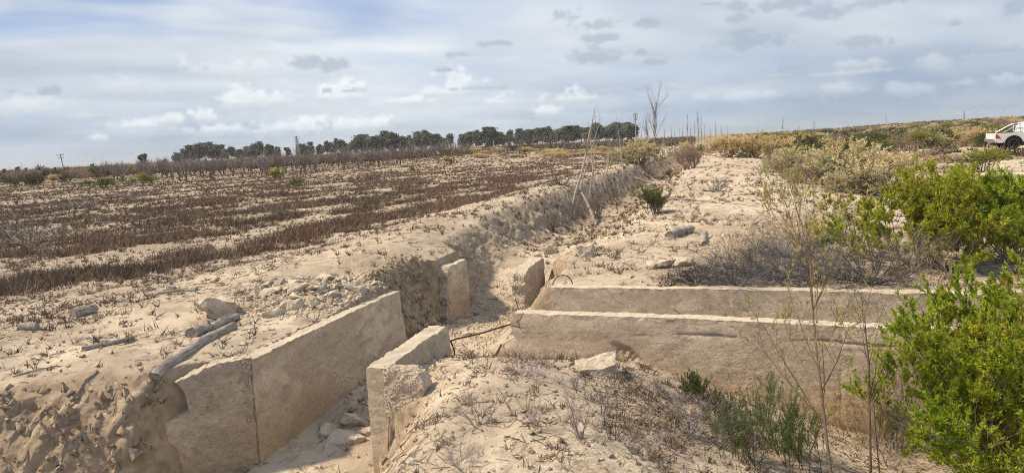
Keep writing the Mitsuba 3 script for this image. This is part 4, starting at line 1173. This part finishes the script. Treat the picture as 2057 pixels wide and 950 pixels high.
ok = rng.random(N) < np.where((c_ > 1) & (c_ < 6.5) & (t_ > -3.3) & (t_ < -1.55), 0, .05 + .95 * sst(meshkit.fbm(p2 * .9, 4, 28), .45, .62))
x, y, d = x[ok], y[ok], d[ok]
n = len(x)
sz = (rng.random(n) ** 5 * .022 + .003) * (1 + .03 * d)
oc = np.array([[1, 0, 0], [-1, 0, 0], [0, 1, 0], [0, -1, 0], [0, 0, 1], [0, 0, -1.0]])
of = np.array([[0, 2, 4], [2, 1, 4], [1, 3, 4], [3, 0, 4], [2, 0, 5], [1, 2, 5], [3, 1, 5], [0, 3, 5]])
V = oc[None] * sz[:, None, None] * rng.uniform(.6, 1.3, (n, 6, 1)) * [1, 1, .75] + rng.normal(size=(n, 6, 3)) * sz[:, None, None] * .25 + np.column_stack([x, y, H(x, y) + sz * .25])[:, None]
clodsV = [V.reshape(-1, 3)]
vid = np.flatnonzero((BK.ravel() > .5) & (np.hypot(X, Y).ravel() < 16))
dv = 1 / np.maximum(np.hypot(X, Y).ravel()[vid], 3) ** 2.5
vid = rng.choice(vid, 9000, p=dv / dv.sum())
pc = GV.reshape(-1, 3)[vid] + rng.normal(size=(9000, 3)) * .012
sz = rng.random(9000) ** 3.5 * .036 + .006
def cut_clods(sel, m_, big):
    global n
    i_ = np.flatnonzero(sel.ravel())
    i_ = rng.choice(i_, m_)
    c_0 = GV.reshape(-1, 3)[i_] + rng.normal(size=(m_, 3)) * .010 - np.array([.0, -.006, .006])
    z_ = rng.random(m_) ** 4 * big + .008
    clodsV.append((oc[None] * z_[:, None, None] * rng.uniform(.55, 1.3, (m_, 6, 1)) * rng.uniform(.6, 1.3, (m_, 1, 3)) + rng.normal(size=(m_, 6, 3)) * z_[:, None, None] * .25 + c_0[:, None]).reshape(-1, 3))
    n += m_


TT, CC = tc(X, Y)
cut_clods((TT > -1.8) & (TT < -.4) & (CC < -.5) & (CC > -1.15), 1300, .045)
cut_clods((TT < -5.1) & (TT > -6.6) & (CC < -1.0) & (CC > -3.5) & (BK > .2), 1100, .04)
clodsV.append((oc[None] * sz[:, None, None] * rng.uniform(.6, 1.3, (9000, 6, 1)) + rng.normal(size=(9000, 6, 3)) * sz[:, None, None] * .3 + pc[:, None]).reshape(-1, 3))
n += 9000
put('clods', (np.vstack(clodsV), (of[None] + (np.arange(n) * 6)[:, None, None]).reshape(-1, 3)), 'sand', True)
lab('clods', 'crumbly clods of dry earth strewn over the sand', 'clods', kind='stuff')
# low cover of the far plain
N = 12500
d = np.exp(rng.uniform(math.log(45), math.log(700), N))
a = np.radians(rng.uniform(6, 54, N))
x, y = d * np.sin(a), d * np.cos(a)
t_, c_ = tc(x, y)
ok = (c_ > 7) & ~((d < 70) & (a > .4) & (rng.random(N) < .7)) & (rng.random(N) < .25 + .75 * sst(meshkit.fbm(np.stack([x, y, 0 * x], -1) * .05, 3, 38), .4, .55))
x, y, d = x[ok], y[ok], d[ok]
P = np.column_stack([x, y, H(x, y)])
v, f, c = blades(rng, P, rng.uniform(.25, .7, len(x)) * (1 + d / 400), .03 + .0006 * d, 11, (.15, .14, .075), (.22, .165, .12), 1.0, 11)
cover = (v, f, c)
N = 9000
d = np.exp(rng.uniform(math.log(150), math.log(900), N))
a = np.radians(rng.uniform(-38, 14, N))
x, y = d * np.sin(a), d * np.cos(a)
P = np.column_stack([x, y, H(x, y)])
cover = join([cover, blades(rng, P, rng.uniform(.3, .9, N) * (1 + d / 400), .04 + .0008 * d, 8, (.12, .11, .07), (.19, .14, .10), 1.0, 13)])
put('ground_cover', (cover[0], cover[1]), 'stem', False, cover[2])
lab('ground_cover', 'low dull scrub covering the far plain up to the horizon', 'scrub', kind='stuff')

# dead branch heaps of the field
for i, (px_, py_, n, ln, txt) in enumerate([(60, 492, 14, 1.2, 'wide heap of grey dead branches at the left edge of the field'), (130, 478, 10, .9, 'grey dead branches at the right end of the wide heap'), (20, 478, 10, 1.0, 'grey dead branches at the left end of the wide heap'),
                                           (150, 418, 12, 1.2, 'dark heap of dead branches far left in the field'), (60, 432, 9, .9, 'small grey heap of branches left of the dark heap'), (290, 456, 8, .8, 'grey branches behind the long curved one'),
                                           (255, 402, 9, 1.1, 'spiky dead branches in the middle distance'), (440, 372, 8, 1.2, 'dead branches lying before the orchard'), (665, 388, 7, 1.0, 'low dark branch heap right of the grey green shrub'),
                                           (750, 366, 7, .9, 'fallen branches before the middle of the orchard'), (950, 374, 7, .8, 'pale fallen branches near the berm'), (540, 428, 6, .6, 'small branch tangle beside a sand streak'),
                                           (1130, 372, 6, .6, 'dead branches on top of the berm'), (1440, 385, 8, .5, 'dry sticks across the far levee')]):
    dead_bush(txt, ground_at(px_, py_), 500 + i, int(n * 1.9), (2, 32), ln * .8, .024, (4, 4), (.27, .245, .22), name='branch_heap', cat='branch heap', alt=(.13, .115, .10), up=.0)
# brush in the ditch
for i, (px_, py_, n, ln, txt) in enumerate([(1200, 440, 20, .6, 'brown brush filling the ditch behind the leaning pole'), (1240, 415, 20, .7, 'brown brush in the ditch beside the small green shrub'), (1150, 440, 14, .5, 'brown brush on the left ditch bank'),
                                           (1330, 360, 20, .9, 'brown brush deep in the far ditch'), (1360, 345, 18, .9, 'brown brush at the end of the ditch'), (1270, 385, 18, .8, 'brown brush in the middle of the ditch'), (1110, 462, 10, .4, 'thin twigs at the near end of the ditch')]):
    dead_bush(txt, ground_at(px_, py_), 540 + i, n, (20, 80), ln, .007, (5, 4), (.22, .165, .13), name='ditch_brush', cat='brush', alt=(.13, .095, .08), up=.05)
b = ground_at(1345, 350)
spot(1345, 356, 26, 18, 'olive', 'shrub', 'small yellow green plant in the far ditch')
spot(1358, 352, 20, 10, 'tan', 'shrub', 'small orange tan plant in the far ditch')

# ---------------------------------------------------------------- dead saplings along the ditch
def dead_tree(px0, py0, px1, py1, seed, text, r=.03, kids=(5, 3), ln=.16, name='dead_sapling', cat='dead sapling', col=(.44, .40, .36), bend=.06, start=.5, spread=(.15, .4)):
    b = ground_at(px0, py0)
    tp = at_y(px1, py1, b[1] + .0)
    rg = np.random.default_rng(seed)
    D = tp - b
    L = np.linalg.norm(D)
    lv = grow(rg, b[None] - [0, 0, .05], unit(D)[None], np.array([L]), np.array([r]), kids, 8, spread, .1, (ln, ln * 2.2), bend, start, taper=.25)
    key = lab(num(name), text, cat)
    if px0 in (1150, 1312):
        q = level_segs(lv[0], np.array(col), 7)
        put(f'{key}__trunk', (q[0], q[1]), 'stem', True, q[2])
        q = join([level_segs(x, np.array(col) * .8) for x in lv[1:]])
        put(f'{key}__branches', (q[0], q[1]), 'stem', False, q[2])
    else:
        q = join([level_segs(lv[0], np.array(col), 7)] + [level_segs(x, np.array(col) * .8) for x in lv[1:]])
        put(key, (q[0], q[1]), 'stem', False, q[2])


dead_tree(1150, 412, 1185, 235, 601, 'tallest leaning bare sapling on the left ditch bank', .045, (9, 4), .16)
dead_tree(1183, 402, 1192, 268, 602, 'thin bare sapling second from the leaning one', .03, (5, 3), .12)
dead_tree(1193, 378, 1197, 262, 603, 'straight bare pole sapling third along the ditch', .035, (3, 2), .10)
dead_tree(1217, 382, 1216, 278, 604, 'thin bare pole sapling fourth along the ditch', .03, (3, 2), .10)
dead_tree(1205, 372, 1222, 300, 605, 'short bare sapling between the pole saplings', .016, (3, 2), .15)
dead_tree(1252, 362, 1244, 250, 606, 'forked bare sapling fifth along the ditch', .03, (6, 3), .14)
dead_tree(1282, 350, 1283, 270, 607, 'very thin bare sapling before the olive grey bush', .02, (3, 2), .12)
dead_tree(1312, 340, 1322, 205, 608, 'tall dead tree with steep bare branches behind the ditch', .06, (14, 6, 3), .26, name='dead_tree', cat='dead tree', col=(.33, .30, .275), start=.2, spread=(.25, .6))
dead_tree(1306, 340, 1300, 245, 609, 'second bare stem beside the tall dead tree', .045, (7, 4), .2, name='dead_tree', cat='dead tree', col=(.33, .30, .275), start=.35)
dead_tree(1335, 332, 1330, 278, 610, 'pale bleached stake beside the tall dead tree', .045, (1, 1), .05)
dead_tree(1330, 325, 1327, 300, 611, 'short bleached stump beside the pale stake', .06, (1, 1), .05)
dead_tree(1166, 372, 1200, 232, 612, 'slender bare sapling leaning right behind the tallest one', .02, (8, 3), .16)
# poplars without leaves
for i, (px_, base, top) in enumerate([(1381, 292, 232), (1388, 292, 250), (1397, 294, 248), (1404, 294, 226), (1410, 294, 236), (1416, 294, 250), (1372, 292, 258), (1438, 288, 246), (1450, 287, 250), (1462, 286, 255), (1572, 282, 240), (1298, 296, 258), (1336, 295, 254), (1349, 294, 256), (1356, 294, 262),
                                      (1366, 294, 260), (1289, 297, 262), (187, 345, 322), (193, 345, 318), (210, 345, 319), (226, 344, 324), (45, 352, 326), (22, 352, 333), (1658, 262, 255), (1428, 290, 256)]):
    y_ = 130.0 if px_ > 1280 and px_ < 1600 else 330.0
    x_ = at_y(px_, base, y_)[0]
    b = np.array([x_, y_, H(x_, y_)])
    tp = at_y(px_, top, y_)
    rg = np.random.default_rng(630 + i)
    L = tp[2] - b[2]
    lv = grow(rg, b[None], np.array([[.0, 0, 1.0]]), np.array([L]), np.array([L * .012]), (18, 4), (6, 3, 2), (.15, .35), .3, (.14, .30), .03, .15, .3)
    key = lab(num('bare_poplar'), 'slim leafless poplar standing on the horizon', 'tree', 'leafless poplars on the horizon')
    q = join([level_segs(x, np.array((.40, .36, .34)) * (1 if j == 0 else .85)) for j, x in enumerate(lv)])
    put(key, (q[0], q[1]), 'stem', False, q[2])

# ---------------------------------------------------------------- bare orchard
ORCH = []
for i in range(5):
    rg = np.random.default_rng(700 + i)
    n = 5
    az, el = np.arange(n) * 1.257 + rg.uniform(0, .5, n), np.radians(rg.uniform(48, 74, n))
    D = np.stack([np.cos(az) * np.cos(el), np.sin(az) * np.cos(el), np.sin(el)], -1)
    lv0 = grow(rg, np.array([[0, 0, -.1]]), np.array([[0, 0, 1.0]]), np.array([.7]), np.array([.10]), (), 3, taper=.8)
    lv = grow(rg, np.tile([[0, 0, .5]], (n, 1)), D, rg.uniform(1.1, 1.7, n), np.full(n, .055), (6, 5), 4, (.25, .6), .22, (.45, .75), .12)
    q = join([level_segs(lv0[0], np.array((.12, .10, .09)), 6)] + [level_segs(x, np.array([(.16, .135, .125), (.22, .185, .175), (.29, .25, .24)][j])) for j, x in enumerate(lv)])
    scene[f'plant_orchard_{i}'] = {'type': 'shapegroup', 'tree': ply((q[0], q[1]), 'stem', False, color=q[2])}
rng = np.random.default_rng(61)
n = 0
rowdir, across = np.array(ROW), np.array([ROW[1], -ROW[0]])
for i in range(-60, 10):
    for j in range(0, 70):
        s_, q_ = 40 + j * 3.6, i * 5.2 - 3
        x, y = rowdir * s_ + across * q_
        d, a = math.hypot(x, y), math.degrees(math.atan2(x, y))
        front = np.interp(a, [-30, -25, -18, -8, -2, 6], [104, 80, 82, 84, 92, 95])
        if d < front or d > front + (82 if a < -3 else 18) or a < -28.5 or a > 6 or rng.random() < (.12 if a < -7 else .45) or n >= 290:
            continue
        n += 1
        x, y = x + rng.normal() * .35, y + rng.normal() * .35
        po_ = 'left of the yellow green shrub' if a < -18 else ('behind the yellow green shrub' if a < -11 else ('below the windbreak' if a < -3 else 'before the dunes'))
        pd_ = 'front rows' if d < front + 12 else ('middle rows' if d < front + 42 else 'back rows')
        key = lab(num('orchard_tree'), f'leafless grey fruit tree, {pd_} of the orchard, {po_}', 'fruit tree', f'bare orchard trees, {pd_}, {po_}')
        s = rng.uniform(.75, 1.15)
        scene[key] = {'type': 'instance', 'group': {'type': 'ref', 'id': f'plant_orchard_{n % 5}'}, 'to_world': M4([x, y, H(x, y)], rng.uniform(0, 6.28), s, s * rng.uniform(.8, 1.1))}
print('orchard', n)

# ---------------------------------------------------------------- the windbreak on the horizon
def gum(seed, h, wd, lean=0.0, dense=1.0, low=.35, cols=((.10, .118, .098), (.155, .175, .14))):
    rg = np.random.default_rng(seed)
    tr = grow(rg, np.array([[0, 0, -.2]]), unit(np.array([[lean, 0, 1.0]])), np.array([h * .72]), np.array([h * .018]), (9, 3), 7, (.3, .75), .3, (.25, .45), .06, low, .35)
    w = join([level_segs(x, np.array((.20, .18, .16)), 5 if j == 0 else 3) for j, x in enumerate(tr)])
    nc = int(74 * dense)
    f = low + (1 - low) * rg.random(nc) ** .75
    nrm_ = 1
    prof = np.sin(np.pi * np.clip((f - low * .8) / (1.08 - low * .8), 0, 1)) ** .55
    aa, rr = rg.uniform(0, 2 * np.pi, nc), np.sqrt(rg.random(nc)) * wd * .42 * prof * (.55 + .6 * meshkit.noise(np.column_stack([f * 7 + seed, 0 * f, 0 * f]), seed))
    ctr = np.column_stack([np.cos(aa) * rr + lean * f * h, np.sin(aa) * rr, f * h * .98])
    kc = rg.integers(0, nc, 13)
    ctr = ctr[kc][rg.integers(0, 13, nc)] + rg.normal(size=(nc, 3)) * [.085 * wd, .085 * wd, .05 * h]
    k = np.arange(nc)
    per = 26
    i = np.repeat(np.arange(len(ctr)), per)
    p = ctr[i] + rg.normal(size=(len(i), 3)) * np.array([.075 * wd, .075 * wd, .035 * h]) * rg.uniform(.6, 1.4, len(ctr))[i][:, None]
    p[:, 2] = np.clip(p[:, 2], h * low * .6, h * 1.02)
    n = len(p)
    col = tint(rg, ctr, cols[0], cols[1], .35, seed, .25)[i]
    oo = unit((p - [0, 0, h * .55]) / [wd, wd, h * .6])
    nn = unit(oo + rnd(rg, n) * .55)
    l = leaf_mesh(p, unit(np.cross(nn, rnd(rg, n))), nn, rg.uniform(.6, 1.15, n), rg.uniform(.4, .8, n), col)
    return w, l


GUMS = [gum(800 + i, 11, 6.6, .06 * (-1) ** i, 1.0 + .3 * (i % 3), [.22, .34, .28, .42][i % 4]) for i in range(7)]
for i, (w, l) in enumerate(GUMS):
    scene[f'plant_gum_{i}'] = {'type': 'shapegroup', 'trunk': ply((w[0], w[1]), 'stem', False, color=w[2]), 'crown': ply((l[0], l[1]), 'leaf', False, color=l[2])}
w, l = gum(820, 9, 6, 0, 2.6, .12, ((.06, .08, .06), (.09, .115, .08)))
scene['plant_round_0'] = {'type': 'shapegroup', 'trunk': ply((w[0], w[1]), 'stem', False, color=w[2]), 'crown': ply((l[0], l[1]), 'leaf', False, color=l[2])}
TOPS = [(352, 306), (366, 298), (380, 292), (395, 288), (408, 287), (424, 286), (436, 289), (450, 294), (464, 296), (480, 299), (497, 290), (510, 288), (524, 287), (537, 288), (552, 291), (607, 288), (622, 286), (640, 291), (655, 284), (672, 281), (688, 281), (704, 278),
        (718, 272), (730, 272), (745, 276), (758, 269), (770, 266), (782, 266), (795, 272), (808, 274), (822, 270), (838, 264), (852, 262), (862, 266), (876, 271), (890, 272), (905, 270), (928, 268), (940, 264), (955, 262), (968, 266), (1000, 266), (1012, 263), (1026, 263), (1042, 261), (1056, 262), (1070, 261),
        (1084, 257), (1098, 255), (1110, 257), (1126, 254), (1140, 250), (1152, 249), (1166, 257), (1180, 256), (1204, 248), (1216, 244), (1230, 248), (1246, 244), (1260, 244), (1272, 248)]
GT = 'tall grey green gum tree in the long windbreak on the horizon'
rng = np.random.default_rng(71)
for k in range(3):
    for i, (px_, top) in enumerate(TOPS):
        y_ = 385.0 + rng.uniform(-16, 16) + k * 30
        p_ = px_ + (k and rng.uniform(-9, 9))
        if k and rng.random() < (.15, .15, .4)[k]:
            continue
        tp = at_y(p_, top + rng.uniform(-3, 4) + k * rng.uniform(0, 6), y_)
        z0 = H(tp[0], y_)
        hh = (tp[2] - z0) * .96
        part_ = 'left of the lattice tower' if p_ < 592 else ('between lattice tower and darkest broad tree' if p_ < 985 else 'right of the darkest broad tree')
        key = lab(num('gum_tree'), f"{('tall', 'tall', 'lower')[k]} grey green gum tree, {('front', 'back', 'rearmost')[k]} row, {part_}", 'tree', f'{("front", "back", "rearmost")[k]} row gum trees {part_}')
        scene[key] = {'type': 'instance', 'group': {'type': 'ref', 'id': f'plant_gum_{(i * 3 + k) % 7}'}, 'to_world': M4([tp[0], y_, z0], rng.uniform(0, 6.28), hh / 11 * rng.uniform(.75, 1.45), hh / 11)}
for px_, top, y_, text, s in [(286, 311, 330, 'round dark tree standing alone left of the windbreak', .95), (330, 321, 340, 'small dark round tree just left of the windbreak', .9), (577, 298, 380, 'round dark tree beside the lattice tower', .9), (985, 258, 372, 'darkest broad tree standing in the windbreak', 1.15),
                              (8, 340, 330, 'dark tree at the left edge of the horizon', 1), (35, 336, 330, 'dark tree on the far left horizon', .9), (95, 340, 330, 'dark tree left of the leaning pole', 1), (110, 337, 335, 'dark tree just beside the leaning pole', .8), (185, 330, 360, 'dark tree among far poplars', 1), (52, 338, 350, 'small dark tree on the far left', .8)]:
    tp = at_y(px_, top, float(y_))
    z0 = H(tp[0], y_)
    hh = tp[2] - z0
    key = lab(num('round_tree'), text, 'tree')
    scene[key] = {'type': 'instance', 'group': {'type': 'ref', 'id': 'plant_round_0'}, 'to_world': M4([tp[0], y_, z0], px_, hh / 9 * s, hh / 9)}

# ---------------------------------------------------------------- poles
def pole(px_, base, top, y_, text, arms=(), r=.14, name='utility_pole', mat='pole_wood', lean=0.0):
    tp = at_y(px_, top, y_)
    z0 = H(tp[0], y_)
    key = lab(num(name), text, 'utility pole')
    b, t_ = np.array([tp[0] + lean * (tp[2] - z0), y_, z0 - .3]), tp
    put(f'{key}__post' if arms else key, tube([b, (b + t_) / 2, t_], [r, r * .85, r * .7], 8), mat, 30)
    for f, half in arms:
        c = b + (t_ - b) * f
        ax = np.array([.93, .37, 0])
        put(f'{key}__crossarm', tube([c - ax * half + [0, -r, 0], c + ax * half + [0, -r, 0]], .07, 6), mat, 30)
        for s in (-1, 1):
            e = c + ax * half * .9 * s
            put(f'{key}__insulator', tube([e + [0, -r, .05], e + [0, -r, .35]], [.06, .05], 6), 'grey_steel', 30)
    return key


pole(121, 346, 309, 230.0, 'leaning wooden power pole with crossarms on the far left', [(.93, 1.0), (.80, .8)], .16, lean=.10)
pole(1276, 285, 227, 150.0, 'tall slim pole with short crossarms right of the windbreak', [(.95, .45), (.88, .45), (.80, .35)], .13, mat='grey_steel')
pole(1635, 262, 243, 420.0, 'small bare post on the right horizon', [], .2)
pole(1780, 256, 232, 420.0, 'thin faint mast on the right horizon', [], .12)
pole(1937, 246, 223, 300.0, 'dark post on the right horizon before the pickup', [], .2)
# lattice tower
y_ = 300.0
tp = at_y(595, 274, y_)
z0 = H(tp[0], y_)
key = lab(num('lattice_tower'), 'slim steel lattice tower with crossarms left of the windbreak', 'tower')
hh = tp[2] - z0
def leg(sx, sy, f):
    w_ = .9 * (1 - f) + .18 * f
    return np.array([tp[0] + .35 * (1 - f) + sx * w_, y_ + sy * w_, z0 + hh * f])
for sx in (-1, 1):
    for sy in (-1, 1):
        put(f'{key}__leg', tube([leg(sx, sy, 0), leg(sx, sy, 1)], .10, 5), 'grey_steel', 30)
br = []
for k in range(9):
    f0, f1 = k / 9, (k + 1) / 9
    for (a_, b_) in (((-1, -1), (1, -1)), ((1, -1), (1, 1)), ((1, 1), (-1, 1)), ((-1, 1), (-1, -1))):
        br.append((leg(*a_, f0), leg(*b_, f1)))
        br.append((leg(*b_, f0), leg(*a_, f1)))
        br.append((leg(*a_, f1), leg(*b_, f1)))
br = np.array(br)
v, f, c = seg_mesh(br[:, 0], br[:, 1], np.full(len(br), .05), np.full(len(br), .05), np.array((.3, .3, .3)))
put(f'{key}__bracing', (v, f), 'grey_steel', False)
for f_ in (.98, .88, .78):
    c = leg(0, 0, f_)
    put(f'{key}__crossarm', tube([c - [1.3, 0, 0], c + [1.3, 0, 0]], .09, 6), 'grey_steel', 30)

# ---------------------------------------------------------------- the air
scene['air'] = {'type': 'homogeneous', 'albedo': {'type': 'rgb', 'value': [.90, .95, .99]}, 'sigma_t': 0.0002}
scene['haze'] = {'type': 'cube', 'to_world': T().translate([0, 830, 8]).scale([1560, 920, 14]), 'bsdf': {'type': 'null'}, 'interior': {'type': 'ref', 'id': 'air'}}
lab('haze', 'thin dusty air over the plain', 'haze', kind='stuff')
scene['camera']['medium'] = {'type': 'ref', 'id': 'air'}

# ---------------------------------------------------------------- the white pickup
tr = lab(num('pickup_truck'), 'white double cab pickup with black wheel arches parked on the far right', 'pickup')
wy = 52.0
wp = at_y(2025, 294, wy)
head = math.radians(-14)
org = np.array([wp[0], wy, H(wp[0], wy) + .0])
MT = T().translate(org.tolist()).rotate([0, 0, 1], math.degrees(head))   # local: x forward from the rear axle, y left, z up


def bpoly(poly, y0, y1, ch=.0):
    """A side outline (x, z) extruded across the truck from y0 to y1."""
    m = trimesh.creation.extrude_polygon(poly, y1 - y0, engine='earcut')
    m.apply_transform(np.array([[1, 0, 0, 0], [0, 0, 1, y0], [0, 1, 0, 0], [0, 0, 0, 1.0]]))
    return m


def tput(name, m, mat, smooth=30):
    return put(f'{tr}__{name}', m, mat, smooth, M=MT)


def wheelcut(x, r=.47):
    return Point(x, .40).buffer(r, 24)


body = Polygon([(-1.06, .58), (-1.10, .78), (-1.10, 1.08), (-1.06, 1.13), (.62, 1.13), (.62, 1.16), (2.55, 1.16), (3.85, 1.10), (4.02, .95), (4.05, .50), (3.9, .42), (-.9, .46)]).difference(wheelcut(0)).difference(wheelcut(3.08))
solidb = bpoly(body, -.90, .90)
inner = trimesh.creation.box(extents=[1.5, 1.5, .5]); inner.apply_translation([-.24, 0, 1.0])
def to_man(m):
    return manifold3d.Manifold(manifold3d.Mesh(np.array(m.vertices, np.float32), np.array(m.faces, np.uint32)))
def from_man(m):
    q = m.to_mesh()
    return trimesh.Trimesh(np.array(q.vert_properties[:, :3]), np.array(q.tri_verts), process=False)
try:
    sb = to_man(solidb)
    if sb.volume() < 0:
        solidb.invert(); sb = to_man(solidb)
    solidb = from_man(sb - to_man(inner))
except Exception as e:
    print('truck', e)
tput('body', solidb, 'white_paint')
cv = []
for s in (-1, 1):
    cv += [(.66, s * .86, 1.155), (2.75, s * .86, 1.155), (.78, s * .70, 1.78), (1.0, s * .66, 1.82), (1.75, s * .66, 1.81), (2.0, s * .70, 1.74)]
cab = trimesh.convex.convex_hull(np.array(cv))
tput('cab', cab, 'white_paint', 25)
def side_quad(pts, off):
    out = []
    for s in (-1, 1):
        P_ = np.array([(x, s * (.86 - (z - 1.155) * .255 + off), z) for x, z in pts])
        Q_ = P_ - [0, s * .02, 0]
        out.append(trimesh.convex.convex_hull(np.vstack([P_, Q_])))
    return out
for pts in ([(.92, 1.24), (1.02, 1.60), (1.12, 1.68), (1.42, 1.68), (1.42, 1.24)], [(1.50, 1.24), (1.50, 1.68), (1.88, 1.67), (2.40, 1.24)]):
    for m in side_quad(pts, .004):
        tput('side_window', m, 'dark_glass')
P_ = np.array([(.70 + (z - 1.155) * .19 - .012, y, z) for y, z in ((-.66, 1.26), (.66, 1.26), (-.58, 1.68), (.58, 1.68))])
tput('rear_window', trimesh.convex.convex_hull(np.vstack([P_, P_ + [.03, 0, 0]])), 'dark_glass')
P_ = np.array([(2.70, -.70, 1.22), (2.70, .70, 1.22), (2.08, -.60, 1.70), (2.08, .60, 1.70)])
tput('windscreen', trimesh.convex.convex_hull(np.vstack([P_, P_ + [.03, 0, .03]])), 'dark_glass')
m = trimesh.creation.box(extents=[1.60, 1.58, .03]); m.apply_translation([-.24, 0, 1.147])
tput('bed_cover', m, 'black_plastic')
for s in (-1, 1):
    L_ = Polygon([(-1.112, .80), (-1.112, 1.04), (-.99, 1.05), (-.80, .83), (-.82, .78)])
    tput('tail_light', bpoly(L_, s * .905 - .02, s * .905 + .02), 'red_lens')
    ta = np.linspace(-.1, math.pi + .1, 20)
    ring = Polygon([(.545 * math.cos(a_), .40 + .545 * math.sin(a_)) for a_ in ta] + [(.47 * math.cos(a_), .40 + .47 * math.sin(a_)) for a_ in ta[::-1]])
    from shapely import affinity
    for x_ in (0, 3.08):
        tput('wheel_arch', bpoly(affinity.translate(ring, x_, 0), s * .925 - .05, s * .925 + .05), 'black_plastic')
        lining = trimesh.creation.cylinder(radius=.465, height=.5, sections=24)
        wk = f'{tr}__wheel'
        i = 0
        while f'{wk}__tyre' in scene:
            i += 1
            wk = f'{tr}__wheel_{i:03d}'
        prof = [(.22, -.13), (.36, -.135), (.395, -.10), (.405, -.04), (.405, .04), (.395, .10), (.36, .135), (.22, .13), (.22, -.13)]
        ty = trimesh.creation.revolve(np.array(prof), sections=32)
        R_ = trimesh.transformations.rotation_matrix(math.pi / 2, [1, 0, 0])
        ty.apply_transform(R_); ty.apply_translation([x_, s * .83, .40])
        put(f'{wk}__tyre', ty, 'rubber', 40, M=MT)
        rim = [trimesh.creation.annulus(.20, .235, .22, sections=28), trimesh.creation.cylinder(radius=.07, height=.16, sections=16)]
        for k in range(6):
            sp = trimesh.creation.box(extents=[.16, .05, .05]); sp.apply_translation([.13, 0, .05])
            sp.apply_transform(trimesh.transformations.rotation_matrix(k * math.pi / 3, [0, 0, 1]))
            rim.append(sp)
        dk = trimesh.creation.cylinder(radius=.21, height=.03, sections=24); dk.apply_translation([0, 0, -.05])
        rim = trimesh.util.concatenate(rim + [dk])
        if s > 0:
            rim.apply_transform(np.diag([1, 1, -1, 1.0]))
        rim.apply_transform(R_); rim.apply_translation([x_, s * .86, .40])
        put(f'{wk}__rim', rim, 'black_plastic', 30, M=MT)
    m = trimesh.creation.box(extents=[2.3, .12, .10]); m.apply_translation([1.55, s * .88, .44])
    tput('side_step', m, 'black_plastic')
    for x_ in (1.02, 1.95):
        m = trimesh.creation.box(extents=[.16, .03, .035]); m.apply_translation([x_ - .05, s * .912, 1.06])
        tput('door_handle', m, 'chrome')
    m = trimesh.creation.box(extents=[.10, .16, .14]); m.apply_translation([2.45, s * 1.0, 1.24])
    tput('mirror', m, 'black_plastic')
    m = trimesh.creation.box(extents=[.06, .34, .16]); m.apply_translation([4.03, s * .68, .90])
    tput('headlight', m, 'chrome')
    tput('decal', bpoly(Polygon([(-.70, 1.045), (-.66, 1.06), (-.46, 1.075), (-.44, 1.065), (-.62, 1.045)]), s * .9015 - .002, s * .9015 + .002), 'black_plastic')
    tput('sport_bar', tube([(.52, s * .66, 1.14), (.50, s * .64, 1.45), (.46, s * .60, 1.70)], .04, 8), 'chrome')
    tput('sport_bar', tube([(-.55, s * .70, 1.15), (.0, s * .66, 1.48), (.44, s * .60, 1.72)], .035, 8), 'chrome')
    for xj in (.64, 1.46):
        m = trimesh.creation.box(extents=[.012, .004, .62]); m.apply_translation([xj, s * .9012, .84])
        tput('door_seam', m, 'black_plastic')
tput('sport_bar', tube([(.46, -.60, 1.70), (.44, 0, 1.73), (.46, .60, 1.70)], .04, 8), 'chrome')
bm = trimesh.convex.convex_hull(np.array([(x_, y_2, z_) for x_, z_ in ((-1.22, .60), (-1.22, .74), (-1.08, .78), (-1.06, .56)) for y_2 in (-.86, .86)]))
tput('rear_bumper', bm, 'chrome')
m = trimesh.creation.box(extents=[.02, 1.36, .46]); m.apply_translation([-1.108, 0, .90])
tput('tailgate', m, 'white_paint')
m = trimesh.creation.box(extents=[4.6, .9, .2]); m.apply_translation([1.4, 0, .42])
tput('chassis', m, 'black_plastic')
for x_ in (0, 3.08):
    m = trimesh.creation.cylinder(radius=.07, height=1.6, sections=10); m.apply_transform(trimesh.transformations.rotation_matrix(math.pi / 2, [1, 0, 0])); m.apply_translation([x_, 0, .40])
    tput('axle', m, 'black_plastic')
tput('mud_flap', (lambda m: (m.apply_translation([-.62, -.80, .36]), m)[1])(trimesh.creation.box(extents=[.03, .26, .36])), 'black_plastic')
tput('mud_flap', (lambda m: (m.apply_translation([-.62, .80, .36]), m)[1])(trimesh.creation.box(extents=[.03, .26, .36])), 'black_plastic')
tris = sum(len(meshkit.WRITTEN[d_['filename']][1]) for d_ in scene.values() if d_.get('type') == 'ply')
print('triangles', tris, 'entries', len(scene))
